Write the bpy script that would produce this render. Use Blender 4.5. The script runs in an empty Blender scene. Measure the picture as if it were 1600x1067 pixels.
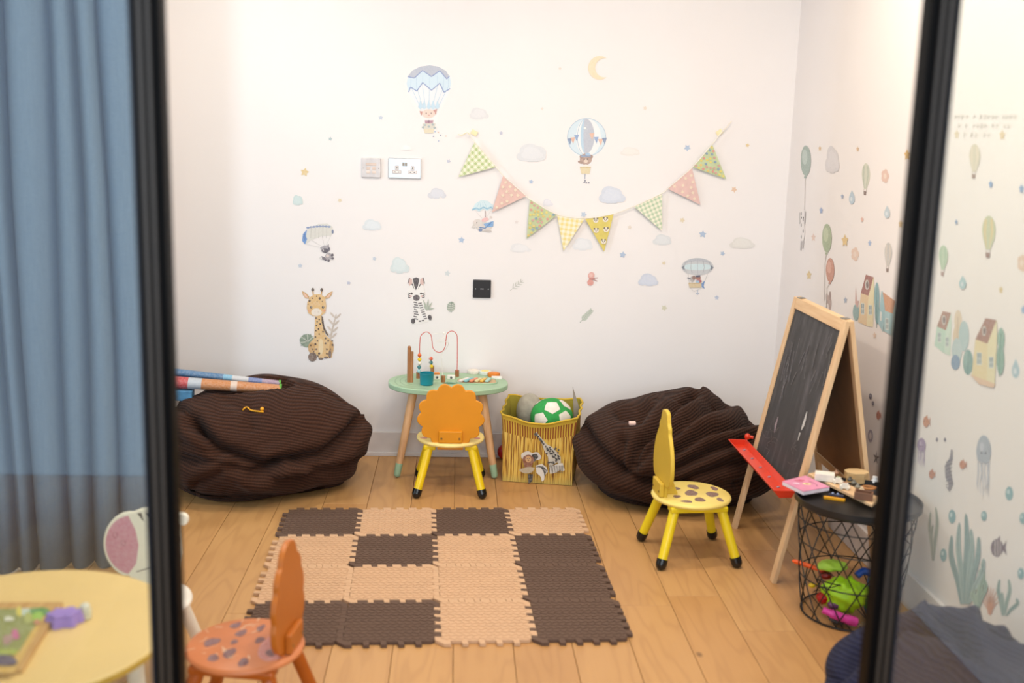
import bpy, math, random
from math import sin, cos, pi, radians, atan2, hypot, exp
from mathutils import Vector, Matrix
random.seed(7)
scene = bpy.context.scene
COL = scene.collection

# ------------------------------------------------------------------ camera
FPX, YAW, PITCH, ROLL, CAMH = 1669.57, .0550652, .1866836, .028424, 1.515
_f = Vector((sin(YAW)*cos(PITCH), cos(YAW)*cos(PITCH), -sin(PITCH)))
_r0 = Vector((cos(YAW), -sin(YAW), 0)); _u0 = _r0.cross(_f)
_r = cos(ROLL)*_r0 + sin(ROLL)*_u0; _u = -sin(ROLL)*_r0 + cos(ROLL)*_u0
CAM = Vector((0, 0, CAMH))
cd = bpy.data.cameras.new('camera'); cam = bpy.data.objects.new('camera', cd); COL.objects.link(cam)
M4 = Matrix.Identity(4)
for i in range(3):
    M4[i][0], M4[i][1], M4[i][2], M4[i][3] = _r[i], _u[i], -_f[i], CAM[i]
cam.matrix_world = M4
cd.sensor_width = 36; cd.lens = FPX*36/1600
cd.dof.use_dof = True; cd.dof.focus_distance = 4.75; cd.dof.aperture_fstop = 1.9
cd.clip_start = .05
scene.camera = cam

# ------------------------------------------------------------------ world, lamps, exposure
w = bpy.data.worlds.new('world'); scene.world = w; w.use_nodes = True
bg = w.node_tree.nodes['Background']
bg.inputs[0].default_value = (.78, .88, 1.0, 1); bg.inputs[1].default_value = .85
def area(name, loc, target, size, power, col, sy=None, shape='RECTANGLE', spread=180):
    l = bpy.data.lights.new(name, 'AREA'); l.shape = shape; l.size = size
    if sy: l.size_y = sy
    l.energy = power; l.color = col; l.spread = radians(spread)
    o = bpy.data.objects.new(name, l); COL.objects.link(o); o.location = loc
    o.rotation_euler = (Vector(target)-Vector(loc)).to_track_quat('-Z', 'Y').to_euler()
    return o
WARM = (1.0, .88, .735)
for x, y, p in ((-1.05, 3.95, 9), (.3, 3.4, 6.0), (1.0, 3.6, 7.0), (-.9, 2.6, 7), (.3, 2.5, 8), (.9, 2.6, 8.5)):
    area('ceiling_downlight_lamp', (x, y, 2.66), (x, y, 0), .14, p, WARM, shape='DISK')
# daylight of the large glazed front room behind the camera
area('front_room_daylight', (.4, -2.4, 1.9), (.3, 5, .8), 4.0, 72, (.86, .93, 1.0), sy=2.2)
# daylight that slips past the curtain through the side window
area('side_window_daylight', (-4.6, 2.62, 1.5), (-1.03, 5.0, 1.2),   .45, 58, (.70, .82, 1.0), sy=3.0)
scene.view_settings.view_transform = 'Standard'; scene.view_settings.look = 'None'
scene.view_settings.exposure = .60; scene.view_settings.gamma = 1
scene.view_settings.use_curve_mapping = False

# ------------------------------------------------------------------ helpers
def ray(x, y): return (x-800)/FPX*_r - (y-533.5)/FPX*_u + _f
def on_floor(x, y, z=0):
    d = ray(x, y); return CAM + d*((z-CAMH)/d.z)
def on_y(x, y, Y=5.0):
    d = ray(x, y); return CAM + d*(Y/d.y)
def on_x(x, y, X):
    d = ray(x, y); return CAM + d*(X/d.x)
def to_px(P):
    d = Vector(P)-CAM; z = d.dot(_f); return 800+FPX*d.dot(_r)/z, 533.5-FPX*d.dot(_u)/z
def lin(h):
    h = h.lstrip('#'); o = []
    for i in (0, 2, 4):
        c = int(h[i:i+2], 16)/255; o.append(c/12.92 if c <= .04045 else ((c+.055)/1.055)**2.4)
    return (*o, 1)

class NT:
    def __init__(s, name):
        s.m = bpy.data.materials.new(name); s.m.use_nodes = True; s.t = s.m.node_tree; s.n = s.t.nodes
        s.b = s.n['Principled BSDF']
    def add(s, typ, **kw):
        n = s.n.new(typ)
        for k, v in kw.items(): setattr(n, k, v)
        return n
    def link(s, a, b): s.t.links.new(a, b)
    def math(s, op, a, b=None, c=None):
        n = s.n.new('ShaderNodeMath'); n.operation = op
        for i, v in enumerate((a, b, c)):
            if v is None: continue
            if isinstance(v, (int, float)): n.inputs[i].default_value = v
            else: s.link(v, n.inputs[i])
        return n.outputs[0]
    def mix(s, fac, a, b, mode='MIX'):
        n = s.n.new('ShaderNodeMix'); n.data_type = 'RGBA'; n.blend_type = mode
        for k, v in ((0, fac), (6, a), (7, b)):
            if isinstance(v, (int, float)): n.inputs[k].default_value = v
            elif isinstance(v, tuple): n.inputs[k].default_value = v
            else: s.link(v, n.inputs[k])
        return n.outputs[2]
    def noise(s, vec=None, scale=5, detail=3, rough=.5):
        n = s.n.new('ShaderNodeTexNoise'); n.inputs['Scale'].default_value = scale
        n.inputs['Detail'].default_value = detail; n.inputs['Roughness'].default_value = rough
        if vec is not None: s.link(vec, n.inputs['Vector'])
        return n.outputs[0]
    def ramp(s, fac, stops):
        n = s.n.new('ShaderNodeValToRGB'); e = n.color_ramp.elements
        while len(e) < len(stops): e.new(.5)
        for i, (p, c) in enumerate(stops): e[i].position = p; e[i].color = c if isinstance(c, tuple) else (c, c, c, 1)
        s.link(fac, n.inputs[0]); return n.outputs[0]
    def coord(s, k='Object'): return s.add('ShaderNodeTexCoord').outputs[k]
    def mapping(s, vec, scale=(1, 1, 1), rot=(0, 0, 0), loc=(0, 0, 0)):
        n = s.add('ShaderNodeMapping'); n.inputs['Scale'].default_value = scale
        n.inputs['Rotation'].default_value = rot; n.inputs['Location'].default_value = loc
        s.link(vec, n.inputs[0]); return n.outputs[0]
    def bump(s, h, strength=.3, dist=.01):
        n = s.add('ShaderNodeBump'); n.inputs['Strength'].default_value = strength
        n.inputs['Distance'].default_value = dist; s.link(h, n.inputs['Height']); s.link(n.outputs[0], s.b.inputs['Normal'])
    def col(s, c):
        if isinstance(c, tuple): s.b.inputs['Base Color'].default_value = c
        else: s.link(c, s.b.inputs['Base Color'])
    def rough(s, r): s.b.inputs['Roughness'].default_value = r

MATS = {}
def plain(h, rough=.5, var=.06, scale=30, metal=0, bump=0, spec=None):
    """painted / plastic / cloth colour with slight uneven tone"""
    k = (h, rough, var, scale, metal, bump)
    if k in MATS: return MATS[k]
    t = NT('surface_'+h.strip('#')); c = lin(h); nz = t.noise(t.coord(), scale, 3)
    dk = tuple(x*(1-var*2) for x in c[:3])+(1,); lt = tuple(min(1, x*(1+var)) for x in c[:3])+(1,)
    t.col(t.ramp(nz, [(.3, dk), (.7, lt)])); t.rough(rough); t.b.inputs['Metallic'].default_value = metal
    if bump: t.bump(nz, bump, .004)
    MATS[k] = t.m; return t.m

def wood(h1, h2, scale=1.0, axis='Z', rough=.5):
    k = ('wood', h1, h2, scale, axis)
    if k in MATS: return MATS[k]
    t = NT('wood_'+h1.strip('#')); s = [40*scale]*3; s['XYZ'.index(axis)] = 3*scale
    v = t.mapping(t.coord(), tuple(s)); nz = t.noise(v, 1.6, 5, .6)
    t.col(t.ramp(nz, [(.3, lin(h2)), (.65, lin(h1))])); t.rough(rough); MATS[k] = t.m; return t.m

def mat_floor():
    t = NT('oak_plank'); g = t.add('ShaderNodeNewGeometry'); oi = t.add('ShaderNodeObjectInfo')
    off = t.add('ShaderNodeVectorMath', operation='SCALE'); cmb = t.add('ShaderNodeCombineXYZ')
    t.link(oi.outputs['Random'], cmb.inputs[0]); t.link(oi.outputs['Random'], cmb.inputs[1])
    t.link(cmb.outputs[0], off.inputs[0]); off.inputs['Scale'].default_value = 37
    ad = t.add('ShaderNodeVectorMath', operation='ADD'); t.link(g.outputs['Position'], ad.inputs[0]); t.link(off.outputs[0], ad.inputs[1])
    v = t.mapping(ad.outputs[0], (6.5, .9, 1)); warp = t.noise(v, 1.3, 2)
    rings = t.math('SINE', t.math('MULTIPLY', warp, 46)); rings = t.math('MULTIPLY_ADD', rings, .5, .5)
    v2 = t.mapping(ad.outputs[0], (150, 3.5, 1)); fine = t.noise(v2, 1.0, 3, .6)
    base = t.ramp(oi.outputs['Random'], [(0, lin('#b98a57')), (.35, lin('#c79a63')), (.7, lin('#bf8f58')), (1, lin('#cfa46e'))])
    c = t.mix(t.math('MULTIPLY', t.math('POWER', rings, 3), .22), base, lin('#96683c'))
    c = t.mix(t.math('MULTIPLY', fine, .16), c, lin('#8f6238'))
    blot = t.noise(t.mapping(ad.outputs[0], (3, 1.2, 1)), 1.4, 3)
    c = t.mix(t.ramp(blot, [(.45, 0), (.75, .35)]), c, lin('#a87a4b'))
    kn = t.add('ShaderNodeTexVoronoi'); kn.inputs['Scale'].default_value = 2.1; t.link(t.mapping(ad.outputs[0], (1.5, .9, 1)), kn.inputs['Vector'])
    c = t.mix(t.ramp(kn.outputs['Distance'], [(.018, .75), (.045, 0)]), c, lin('#5d3d22'))
    t.col(c); t.rough(.42); t.bump(fine, .04, .002); return t.m

def mat_wall(h, name):
    t = NT(name); g = t.add('ShaderNodeNewGeometry').outputs['Position']
    cv = t.noise(t.mapping(g, (220, 220, 220)), 1, 2); big = t.noise(g, 1.1, 3)
    c0 = lin(h); dk = tuple(x*.965 for x in c0[:3])+(1,)
    t.col(t.ramp(big, [(.35, dk), (.65, c0)])); t.rough(.75)
    wv = t.noise(t.mapping(g, (40, 40, 260)), 1, 2)
    t.bump(t.math('ADD', cv, wv), .10, .0012); return t.m

def mat_glass():
    t = NT('clear_pane'); t.n.remove(t.b)
    tr = t.add('ShaderNodeBsdfTransparent'); tr.inputs[0].default_value = (.93, .965, .955, 1)
    gl = t.add('ShaderNodeBsdfGlossy'); gl.inputs['Roughness'].default_value = .02
    fr = t.add('ShaderNodeFresnel'); fr.inputs[0].default_value = 1.45
    mx = t.add('ShaderNodeMixShader'); t.link(t.math('MULTIPLY', fr.outputs[0], 1.7), mx.inputs[0])
    t.link(tr.outputs[0], mx.inputs[1]); t.link(gl.outputs[0], mx.inputs[2])
    t.link(mx.outputs[0], t.n['Material Output'].inputs[0]); return t.m

def mat_print():
    t = NT('printed_vinyl'); a = t.add('ShaderNodeVertexColor'); a.layer_name = 'Col'
    nz = t.noise(t.add('ShaderNodeNewGeometry').outputs['Position'], 120, 3)
    hs = t.add('ShaderNodeHueSaturation'); hs.inputs['Saturation'].default_value = .92; hs.inputs['Value'].default_value = .91; t.link(t.mix(t.ramp(nz, [(.35, 0), (.7, .16)]), a.outputs[0], (.93, .92, .9, 1)), hs.inputs['Color']); t.col(hs.outputs[0]); t.rough(.6); return t.m

def mat_cord(h, hd, axis=(0, .35, 1), period=.0115, name='corduroy'):
    t = NT(name); o = t.coord('Object')
    nz = t.add('ShaderNodeTexNoise'); nz.inputs['Scale'].default_value = 3.0; t.link(o, nz.inputs['Vector'])
    sc = t.add('ShaderNodeVectorMath', operation='SCALE'); t.link(nz.outputs['Color'], sc.inputs[0]); sc.inputs['Scale'].default_value = .10
    ad = t.add('ShaderNodeVectorMath', operation='ADD'); t.link(o, ad.inputs[0]); t.link(sc.outputs[0], ad.inputs[1])
    dt = t.add('ShaderNodeVectorMath', operation='DOT_PRODUCT'); t.link(ad.outputs[0], dt.inputs[0]); dt.inputs[1].default_value = Vector(axis).normalized()
    rib = t.math('MULTIPLY_ADD', t.math('SINE', t.math('MULTIPLY', dt.outputs['Value'], 2*pi/period)), .5, .5)
    ax2 = Vector((1, -.25, .1)).normalized()
    d2 = t.add('ShaderNodeVectorMath', operation='DOT_PRODUCT'); t.link(ad.outputs[0], d2.inputs[0]); d2.inputs[1].default_value = ax2
    r2 = t.math('MULTIPLY_ADD', t.math('SINE', t.math('MULTIPLY', d2.outputs['Value'], 2*pi/(period*.8))), .5, .5)
    hgt = t.math('MULTIPLY_ADD', r2, .25, rib)
    pile = t.noise(o, 60, 3)
    c = t.mix(t.math('MULTIPLY_ADD', rib, .75, .2), lin(hd), lin(h)); c = t.mix(t.math('MULTIPLY', t.math('SUBTRACT', 1, r2), .18), c, lin(hd)); c = t.mix(t.math('MULTIPLY', pile, .25), c, lin(hd)); t.col(c); t.rough(.95)
    t.b.inputs['Sheen Weight'].default_value = .03; t.b.inputs['Specular IOR Level'].default_value = .15
    t.bump(hgt, .9, .003); return t.m

PRINT = mat_print(); GLASS = mat_glass()

class MB:
    """collects simple shapes into one mesh"""
    def __init__(s): s.v = []; s.f = []; s.c = []
    def add(s, vs, fs, col=None):
        b = len(s.v); s.v += [Vector(p) for p in vs]; s.f += [[b+i for i in q] for q in fs]; s.c += [col]*len(fs); return s
    def box(s, c, sz, R=None, col=None):
        c = Vector(c); vs = []
        for i in range(8):
            d = Vector(((i & 1)-.5, ((i >> 1) & 1)-.5, ((i >> 2) & 1)-.5)); d = Vector((d.x*sz[0], d.y*sz[1], d.z*sz[2]))
            vs.append(c+(R @ d if R else d))
        return s.add(vs, [(0, 2, 3, 1), (4, 5, 7, 6), (0, 1, 5, 4), (2, 6, 7, 3), (0, 4, 6, 2), (1, 3, 7, 5)], col)
    def tube(s, path, r, n=8, closed=False, col=None):
        P = [Vector(p) for p in path]; m = len(P); rs = r if isinstance(r, (list, tuple)) else [r]*m
        vs = []; fs = []; ref = None
        for i, p in enumerate(P):
            if closed: t = P[(i+1) % m]-P[i-1]
            else: t = P[min(i+1, m-1)]-P[max(i-1, 0)]
            t.normalize()
            if ref is None: ref = t.orthogonal().normalized()
            ref = (ref-t*ref.dot(t)).normalized(); b = t.cross(ref)
            for k in range(n):
                a = 2*pi*k/n; vs.append(p+(ref*cos(a)+b*sin(a))*rs[i])
        for i in range(m if closed else m-1):
            j = (i+1) % m
            for k in range(n): fs.append((i*n+k, i*n+(k+1) % n, j*n+(k+1) % n, j*n+k))
        if not closed: fs.append(list(range(n))[::-1]); fs.append([(m-1)*n+k for k in range(n)])
        return s.add(vs, fs, col)
    def cyl(s, p0, p1, r0, r1=None, n=16, col=None): return s.tube([p0, p1], [r0, r0 if r1 is None else r1], n, False, col)
    def lathe(s, prof, n=32, c=(0, 0, 0), sx=1, sy=1, col=None):
        c = Vector(c); vs = []; fs = []; m = len(prof)
        for r, z in prof:
            for k in range(n): a = 2*pi*k/n; vs.append(c+Vector((r*cos(a)*sx, r*sin(a)*sy, z)))
        for i in range(m-1):
            for k in range(n): fs.append((i*n+k, i*n+(k+1) % n, (i+1)*n+(k+1) % n, (i+1)*n+k))
        if prof[0][0] > 1e-6: fs.append(list(range(n))[::-1])
        if prof[-1][0] > 1e-6: fs.append([(m-1)*n+k for k in range(n)])
        return s.add(vs, fs, col)
    def ell(s, c, r, nu=20, nv=12, R=None, col=None):
        if isinstance(r, (int, float)): r = (r, r, r)
        c = Vector(c); vs = [c+(R @ Vector((0, 0, -r[2])) if R else Vector((0, 0, -r[2])))]; fs = []
        for i in range(1, nv):
            p = -pi/2+pi*i/nv
            for k in range(nu):
                a = 2*pi*k/nu; d = Vector((r[0]*cos(p)*cos(a), r[1]*cos(p)*sin(a), r[2]*sin(p))); vs.append(c+(R @ d if R else d))
        d = Vector((0, 0, r[2])); vs.append(c+(R @ d if R else d)); L = len(vs)-1
        for k in range(nu):
            fs.append((0, 1+(k+1) % nu, 1+k)); fs.append((L, 1+(nv-2)*nu+k, 1+(nv-2)*nu+(k+1) % nu))
        for i in range(nv-2):
            for k in range(nu): fs.append((1+i*nu+k, 1+i*nu+(k+1) % nu, 1+(i+1)*nu+(k+1) % nu, 1+(i+1)*nu+k))
        return s.add(vs, fs, col)
    def prism(s, pts, o, ax, ay, t, col=None):
        """2-D outline in plane (o, ax, ay) extruded by t along ax x ay"""
        o = Vector(o); ax = Vector(ax); ay = Vector(ay); nn = ax.cross(ay).normalized()
        n = len(pts); A = [o+ax*p[0]+ay*p[1] for p in pts]; B = [p+nn*t for p in A]
        return s.add(A+B, [list(range(n))[::-1], list(range(n, 2*n))]+[(i, (i+1) % n, n+(i+1) % n, n+i) for i in range(n)], col)
    def build(s, name, mat, parent=None, smooth=True, bev=0, origin=None, seg=2, ang=40):
        me = bpy.data.meshes.new(name); o = Vector(origin) if origin else Vector((0, 0, 0))
        me.from_pydata([p-o for p in s.v], [], s.f)
        if any(c is not None for c in s.c):
            ca = me.color_attributes.new('Col', 'FLOAT_COLOR', 'CORNER')
            for pl in me.polygons:
                c = s.c[pl.index] or (1, 1, 1, 1)
                for li in pl.loop_indices: ca.data[li].color = c
        if smooth:
            for pl in me.polygons: pl.use_smooth = True
            me.set_sharp_from_angle(angle=radians(ang))
        me.materials.append(mat)
        ob = bpy.data.objects.new(name, me); COL.objects.link(ob); ob.location = o
        if parent: ob.parent = parent
        if bev:
            b = ob.modifiers.new('bevel', 'BEVEL'); b.width = bev; b.segments = seg; b.limit_method = 'ANGLE'; b.angle_limit = radians(35)
        return ob

def tag(o, label=None, cat=None, group=None, kind=None):
    for k, v in (('label', label), ('category', cat), ('group', group), ('kind', kind)):
        if v: o[k] = v
    return o
def thing(name, label, cat, loc=(0, 0, 0), rz=0, group=None):
    o = bpy.data.objects.new(name, None); COL.objects.link(o); o.location = loc; o.rotation_euler = (0, 0, rz)
    o.empty_display_size = .05
    return tag(o, label, cat, group)
def struct(o, label=None, cat=None): return tag(o, label, cat, kind='structure')
def root_struct(name, label, cat, loc=(0, 0, 0)): o = thing(name, label, cat, loc); o['kind'] = 'structure'; return o
def arc(cx, cy, rx, ry, a0, a1, n): return [(cx+rx*cos(radians(a0+(a1-a0)*i/n)), cy+ry*sin(radians(a0+(a1-a0)*i/n))) for i in range(n+1)]
def smooth_path(pts, k=6):
    P = [Vector(p) for p in pts]; out = []
    for i in range(len(P)-1):
        a, b, c, d = P[max(i-1, 0)], P[i], P[i+1], P[min(i+2, len(P)-1)]
        for j in range(k):
            t = j/k; out.append(.5*((2*b)+(c-a)*t+(2*a-5*b+4*c-d)*t*t+(3*b-3*c+d-a)*t**3))
    out.append(P[-1]); return out

# ------------------------------------------------------------------ setting
BW, RW, LW = 5.0, 1.552, -1.40
WALLM = mat_wall('#ebe7e6', 'wallpaper_white'); RWALLM = mat_wall('#eae4e1', 'wallpaper_side')
struct(MB().box(((LW+RW)/2, BW+.05, 1.35), (RW-LW+.2, .1, 2.7)).build('wall_back', WALLM, smooth=False), 'white textured back wall covered in small stickers', 'wall')
struct(MB().box((RW+.05, 1.9, 1.35), (.1, 6.2, 2.7)).build('wall_right', RWALLM, smooth=False), 'white right wall with houses and sea life stickers', 'wall')
struct(MB().box((-.35, 3.35, 2.75), (4.0, 3.5, .1)).build('ceiling', plain('#f0ece6', .8), smooth=False), 'plain white ceiling above the play corner', 'ceiling')
wl = MB().box((LW-.1, 4.9, 1.35), (.2, .2, 2.7)); struct(wl.build('wall_left', WALLM, smooth=False), 'short white return wall by the side window', 'wall')
struct(MB().box((-2.08, 2.56, 1.35), (.06, 1.76, 2.7)).build('wall_front_left', WALLM, smooth=False), 'plain white wall at the far left beside the curtain', 'wall')
BASEM = plain('#dcd5d2', .45, .05, 9)
bb = MB().box(((LW+RW)/2, BW-.007, .059), (RW-LW, .014, .118)).build('baseboard_back', BASEM, smooth=False, bev=.003)
struct(bb, 'white painted skirting board along the back wall', 'baseboard')
tag(MB().box(((LW+RW)/2, BW-.018, .009), (RW-LW, .010, .018)).build('shoe_strip', BASEM, bb, smooth=False, bev=.002))
bb2 = MB().box((RW-.007, 3.2, .06), (.014, 3.56, .12)).build('baseboard_right', BASEM, smooth=False, bev=.003)
struct(bb2, 'white painted skirting board along the right wall', 'baseboard')

fl = MB().box((-.3, 1.9, -.035), (3.9, 6.3, .04)).build('floor', plain('#4a3524', .8), smooth=False)
struct(fl, 'pale oak plank floor of the play corner', 'floor')
FLM = mat_floor(); joints = {2: [3.40], 1: [], 5: [3.39, 1.4], 4: [3.40], 6: [3.05], -3: [4.27]}
x0 = .014
fixed = {4: [on_floor(1085, 931).y], 5: [on_floor(1198, 986).y], -3: [on_floor(556, 787).y]}
for k in range(-12, 9):
    xa, xb = x0+k*.182, min(x0+(k+1)*.182, RW)
    if xb-xa < .02: continue
    cuts = fixed.get(k)
    if not cuts:
        y = -1.2+random.uniform(.3, 1.7); cuts = []
        while y < 4.7: cuts.append(y); y += random.uniform(1.5, 2.1)
    else: cuts = [cuts[0]-1.9, cuts[0]] + ([cuts[0]+1.8] if cuts[0]+1.8 < 4.8 else [])
    ys = [-1.2]+[c for c in cuts if -1.1 < c < 4.9]+[BW]
    for a, b in zip(ys, ys[1:]):
        MB().box(((xa+xb)/2, (a+b)/2, -.0075), (xb-xa-.0016, b-a-.0016, .015)).build('floor_plank', FLM, fl, smooth=False, bev=.0008, seg=1)

# glazed partition: two fixed panes beside the opening
FRAME = plain('#040405', .45, .05); FRAME_HILITE = plain('#2e2822', .4, .05); FRAME.node_tree.nodes['Principled BSDF'].inputs['Specular IOR Level'].default_value = .06  # lighter brown for the beads paints groove highlights onto the black frame
PY = 1.70
def post(x_in, sgn, parent):
    """frame post; x_in = inner edge towards the opening, sgn = direction away from it"""
    wd = .044
    MB().box((x_in+sgn*wd/2, PY+.02, 1.33), (wd, .04, 2.66)).build('frame_post', FRAME, parent, smooth=False, bev=.002)
    for off, ww in ((.017, .006), (.030, .007)):
        MB().box((x_in+sgn*off, PY-.003, 1.33), (ww, .006, 2.66)).build('glazing_bead', FRAME_HILITE, parent, smooth=False, bev=.001)
    MB().box((x_in+sgn*(wd+.003), PY+.016, 1.33), (.006, .018, 2.66)).build('gasket', plain('#141c2a', .5), parent, smooth=False)
XL = on_y(276, 533, PY+.04).x; XR = on_y(1390, 533, PY+.04).x
for nm, xi, sg, xe, lab in (('window_1', XL, -1, -2.0, 'black framed glass partition panel left of the opening'), ('window_2', XR, 1, RW, 'black framed glass partition panel right of the opening')):
    rt = root_struct(nm, lab, 'glass panel', (0, 0, 0)); post(xi, sg, rt)
    a = xi+sg*.04; xm, ww = (a+xe)/2, abs(xe-a)
    MB().box((xm, PY+.016, 1.34), (ww, .010, 2.56)).build('pane', GLASS, rt, smooth=False)
    MB().box((xm, PY+.02, .03), (ww, .04, .06)).build('bottom_rail', FRAME, rt, smooth=False, bev=.002)
    MB().box((xm, PY+.02, 2.64), (ww, .04, .06)).build('top_rail', FRAME, rt, smooth=False, bev=.002)
tr = MB().box(((XL+XR)/2, PY+.02, 2.64), (XR-XL-.002, .04, .06)).build('trim_1', FRAME, smooth=False, bev=.002)
struct(tr, 'black head rail over the partition opening', 'frame')
# side window behind the curtain end
w3 = root_struct('window_3', 'dark framed side window beside the curtain', 'window')
DK = plain('#121a22', .3)
MB().box((LW-.05, 4.77, 1.35), (.10, .06, 2.7)).build('window_frame', DK, w3, smooth=False, bev=.003)
MB().box((LW-.05, 3.84, 1.35), (.08, .05, 2.7)).build('window_frame', DK, w3, smooth=False, bev=.003)
MB().box((LW-.05, 4.3, 1.35), (.008, .88, 2.6)).build('pane', GLASS, w3, smooth=False)

# curtain
def curtain():
    t = NT('blue_linen'); o = t.coord('Object'); a = t.noise(t.mapping(o, (300, 300, 12)), 1, 2); b = t.noise(t.mapping(o, (60, 60, 420)), 1, 2)
    s = t.math('ADD', a, b)
    t.col(t.mix(t.ramp(s, [(.7, 0), (1.3, 1)]) if 0 else t.math('MULTIPLY', s, .5), lin('#557291'), lin('#8ba3bc'))); t.rough(.9)
    t.bump(s, .25, .002)
    tl = t.add('ShaderNodeBsdfTranslucent'); tl.inputs[0].default_value = lin('#8fb0d6'); mx = t.add('ShaderNodeMixShader'); mx.inputs[0].default_value = .3
    t.link(t.b.outputs[0], mx.inputs[1]); t.link(tl.outputs[0], mx.inputs[2]); t.link(mx.outputs[0], t.n['Material Output'].inputs[0])
    A = Vector((-2.02, 3.42, 0)); B = Vector((-1.075, 3.735, 0)); D = (B-A); L = D.length; D.normalize(); N = Vector((-D.y, D.x, 0))
    n = 150; zs = [.005, .3, .8, 1.3, 1.8, 2.25, 2.6]; vs = []; fs = []; rnd = random.Random(3)
    cent = []; x = 0
    while x < L+.2: cent.append(x); x += rnd.uniform(.06, .135)
    def off(u):
        for i in range(len(cent)-1):
            if cent[i] <= u < cent[i+1]:
                p = (u-cent[i])/(cent[i+1]-cent[i]); p = p**.62; return (1-abs(2*p-1)**2.6)*(.07+.035*((i*37) % 5)/5)
        return 0
    for z in zs:
        for i in range(n+1):
            u = L*i/n; sway = .012*sin(z*1.7+u*9); sq = 1-.10*(z/2.6-.5)*0
            p = A+D*(u+.010*sin(z*2.1+u*14))-N*(off(u)*(1-.12*z/2.6)+sway); vs.append((p.x, p.y, z))
    for j in range(len(zs)-1):
        for i in range(n): q = j*(n+1)+i; fs.append((q, q+1, q+n+2, q+n+1))
    ob = MB().add(vs, fs).build('curtain', t.m, origin=(-1.6, 3.6, 0))
    m = ob.modifiers.new('solid', 'SOLIDIFY'); m.thickness = .003
    return tag(ob, 'long blue grey linen curtain hanging in folds behind the left pane', 'curtain')
curtain()

# ------------------------------------------------------------------ foam mat
def mat_foam(h, name, st):
    t = NT(name); o = t.coord('Object'); sp = t.add('ShaderNodeSeparateXYZ'); t.link(o, sp.inputs[0]); X, Y = sp.outputs[0], sp.outputs[1]
    row = t.math('FLOOR', t.math('DIVIDE', Y, .0185)); par = t.math('FLOORED_MODULO', row, 2)
    sgn = t.math('MULTIPLY_ADD', par, 2, -1); v = t.math('SUBTRACT', t.math('DIVIDE', Y, .0185), row)
    ph = t.math('ADD', t.math('DIVIDE', X, .030), t.math('MULTIPLY', sgn, v)); 
    h0 = t.math('SINE', t.math('MULTIPLY', ph, 2*pi)); h1 = t.ramp(t.math('MULTIPLY_ADD', h0, .5, .5), [(.35, 0), (.75, 1)])
    c = lin(h); dk = tuple(x*st for x in c[:3])+(1,); nz = t.noise(o, 14, 3)
    cc = t.mix(nz, c, tuple(x*.86 for x in c[:3])+(1,)); t.col(cc); t.rough(.85)
    t.bump(t.noise(o, 90, 2), .25, .002); return t.m
BROWN = mat_foam('#624b3d', 'foam_brown', .93); CREAM = mat_foam('#d0aa86', 'foam_cream', .8)
mat_root = thing('play_mat', 'brown and cream interlocking foam play mat on the oak floor', 'play mat', (-.052, 3.615, 0), radians(1.9))
PAT = ['bcbc', 'cbcb', 'cccb', 'bbcb']; TS = .2985
def seam(t0, n=5, d=.0105):
    """dovetail polyline along one tile edge: (position 0..1, offset)"""
    out = []; p = .88/n
    for i in range(n):
        a = .06+i*p
        out += [(a+(0 if i == 0 else .06*p), -d), (a+.44*p, -d), (a+.38*p, d), (a+p if i == n-1 else a+1.0*p, d)]
    return out
SEAM = seam(0)
def tile_poly(ix, iy):
    h = TS/2; P = []
    # bottom, right, top, left edges; each grid line has one shared seam
    P += [(-h+s*TS, -h+o) for s, o in SEAM]
    P += [(h+o, -h+s*TS) for s, o in SEAM]
    P += [(-h+s*TS, h+o) for s, o in SEAM][::-1]
    P += [(-h+o, -h+s*TS) for s, o in SEAM][::-1]
    # inset so that a fine joint stays open
    n = len(P); Q = []
    for i in range(n):
        a, b, c = Vector(P[i-1]), Vector(P[i]), Vector(P[(i+1) % n])
        e1 = (b-a).normalized(); e2 = (c-b).normalized(); nn = Vector((-(e1.y+e2.y), e1.x+e2.x)).normalized()
        Q.append(tuple(b+nn*.0011))
    return Q
TREAD = None
for r_ in range(4):
    for c_ in range(4):
        cx, cy = (c_-1.5)*TS, (1.5-r_)*TS
        ob = MB().prism(tile_poly(c_, r_), (0, 0, .0005), (1, 0, 0), (0, 1, 0), .0115).build('foam_tile', BROWN if PAT[r_][c_] == 'b' else CREAM, mat_root, smooth=False, bev=.0008, seg=1)
        ob.location = (cx, cy, 0)
        if TREAD is None:
            tm = MB(); n_ = 0
            for j in range(13):
                for i in range(12):
                    X_, Y_ = -.128+i*.0232+(j % 2)*.004, -.126+j*.0210; Rz = Matrix.Rotation(radians(27 if j % 2 else -27), 3, 'Z')
                    tm.prism([(-.0125, -.0028), (.0125, -.0028), (.0125, .0028), (-.0125, .0028)], (X_, Y_, .0118), tuple(Rz @ Vector((1, 0, 0))), tuple(Rz @ Vector((0, 1, 0))), .0020)
            tr0 = tm.build('tread_ribs', BROWN, ob, smooth=False); TREAD = tr0.data
        else:
            tr0 = bpy.data.objects.new('tread_ribs', TREAD); COL.objects.link(tr0); tr0.parent = ob
        tr0.material_slots[0].link = 'OBJECT'; tr0.material_slots[0].material = BROWN if PAT[r_][c_] == 'b' else CREAM; tr0['kind'] = 'stuff'

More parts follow.
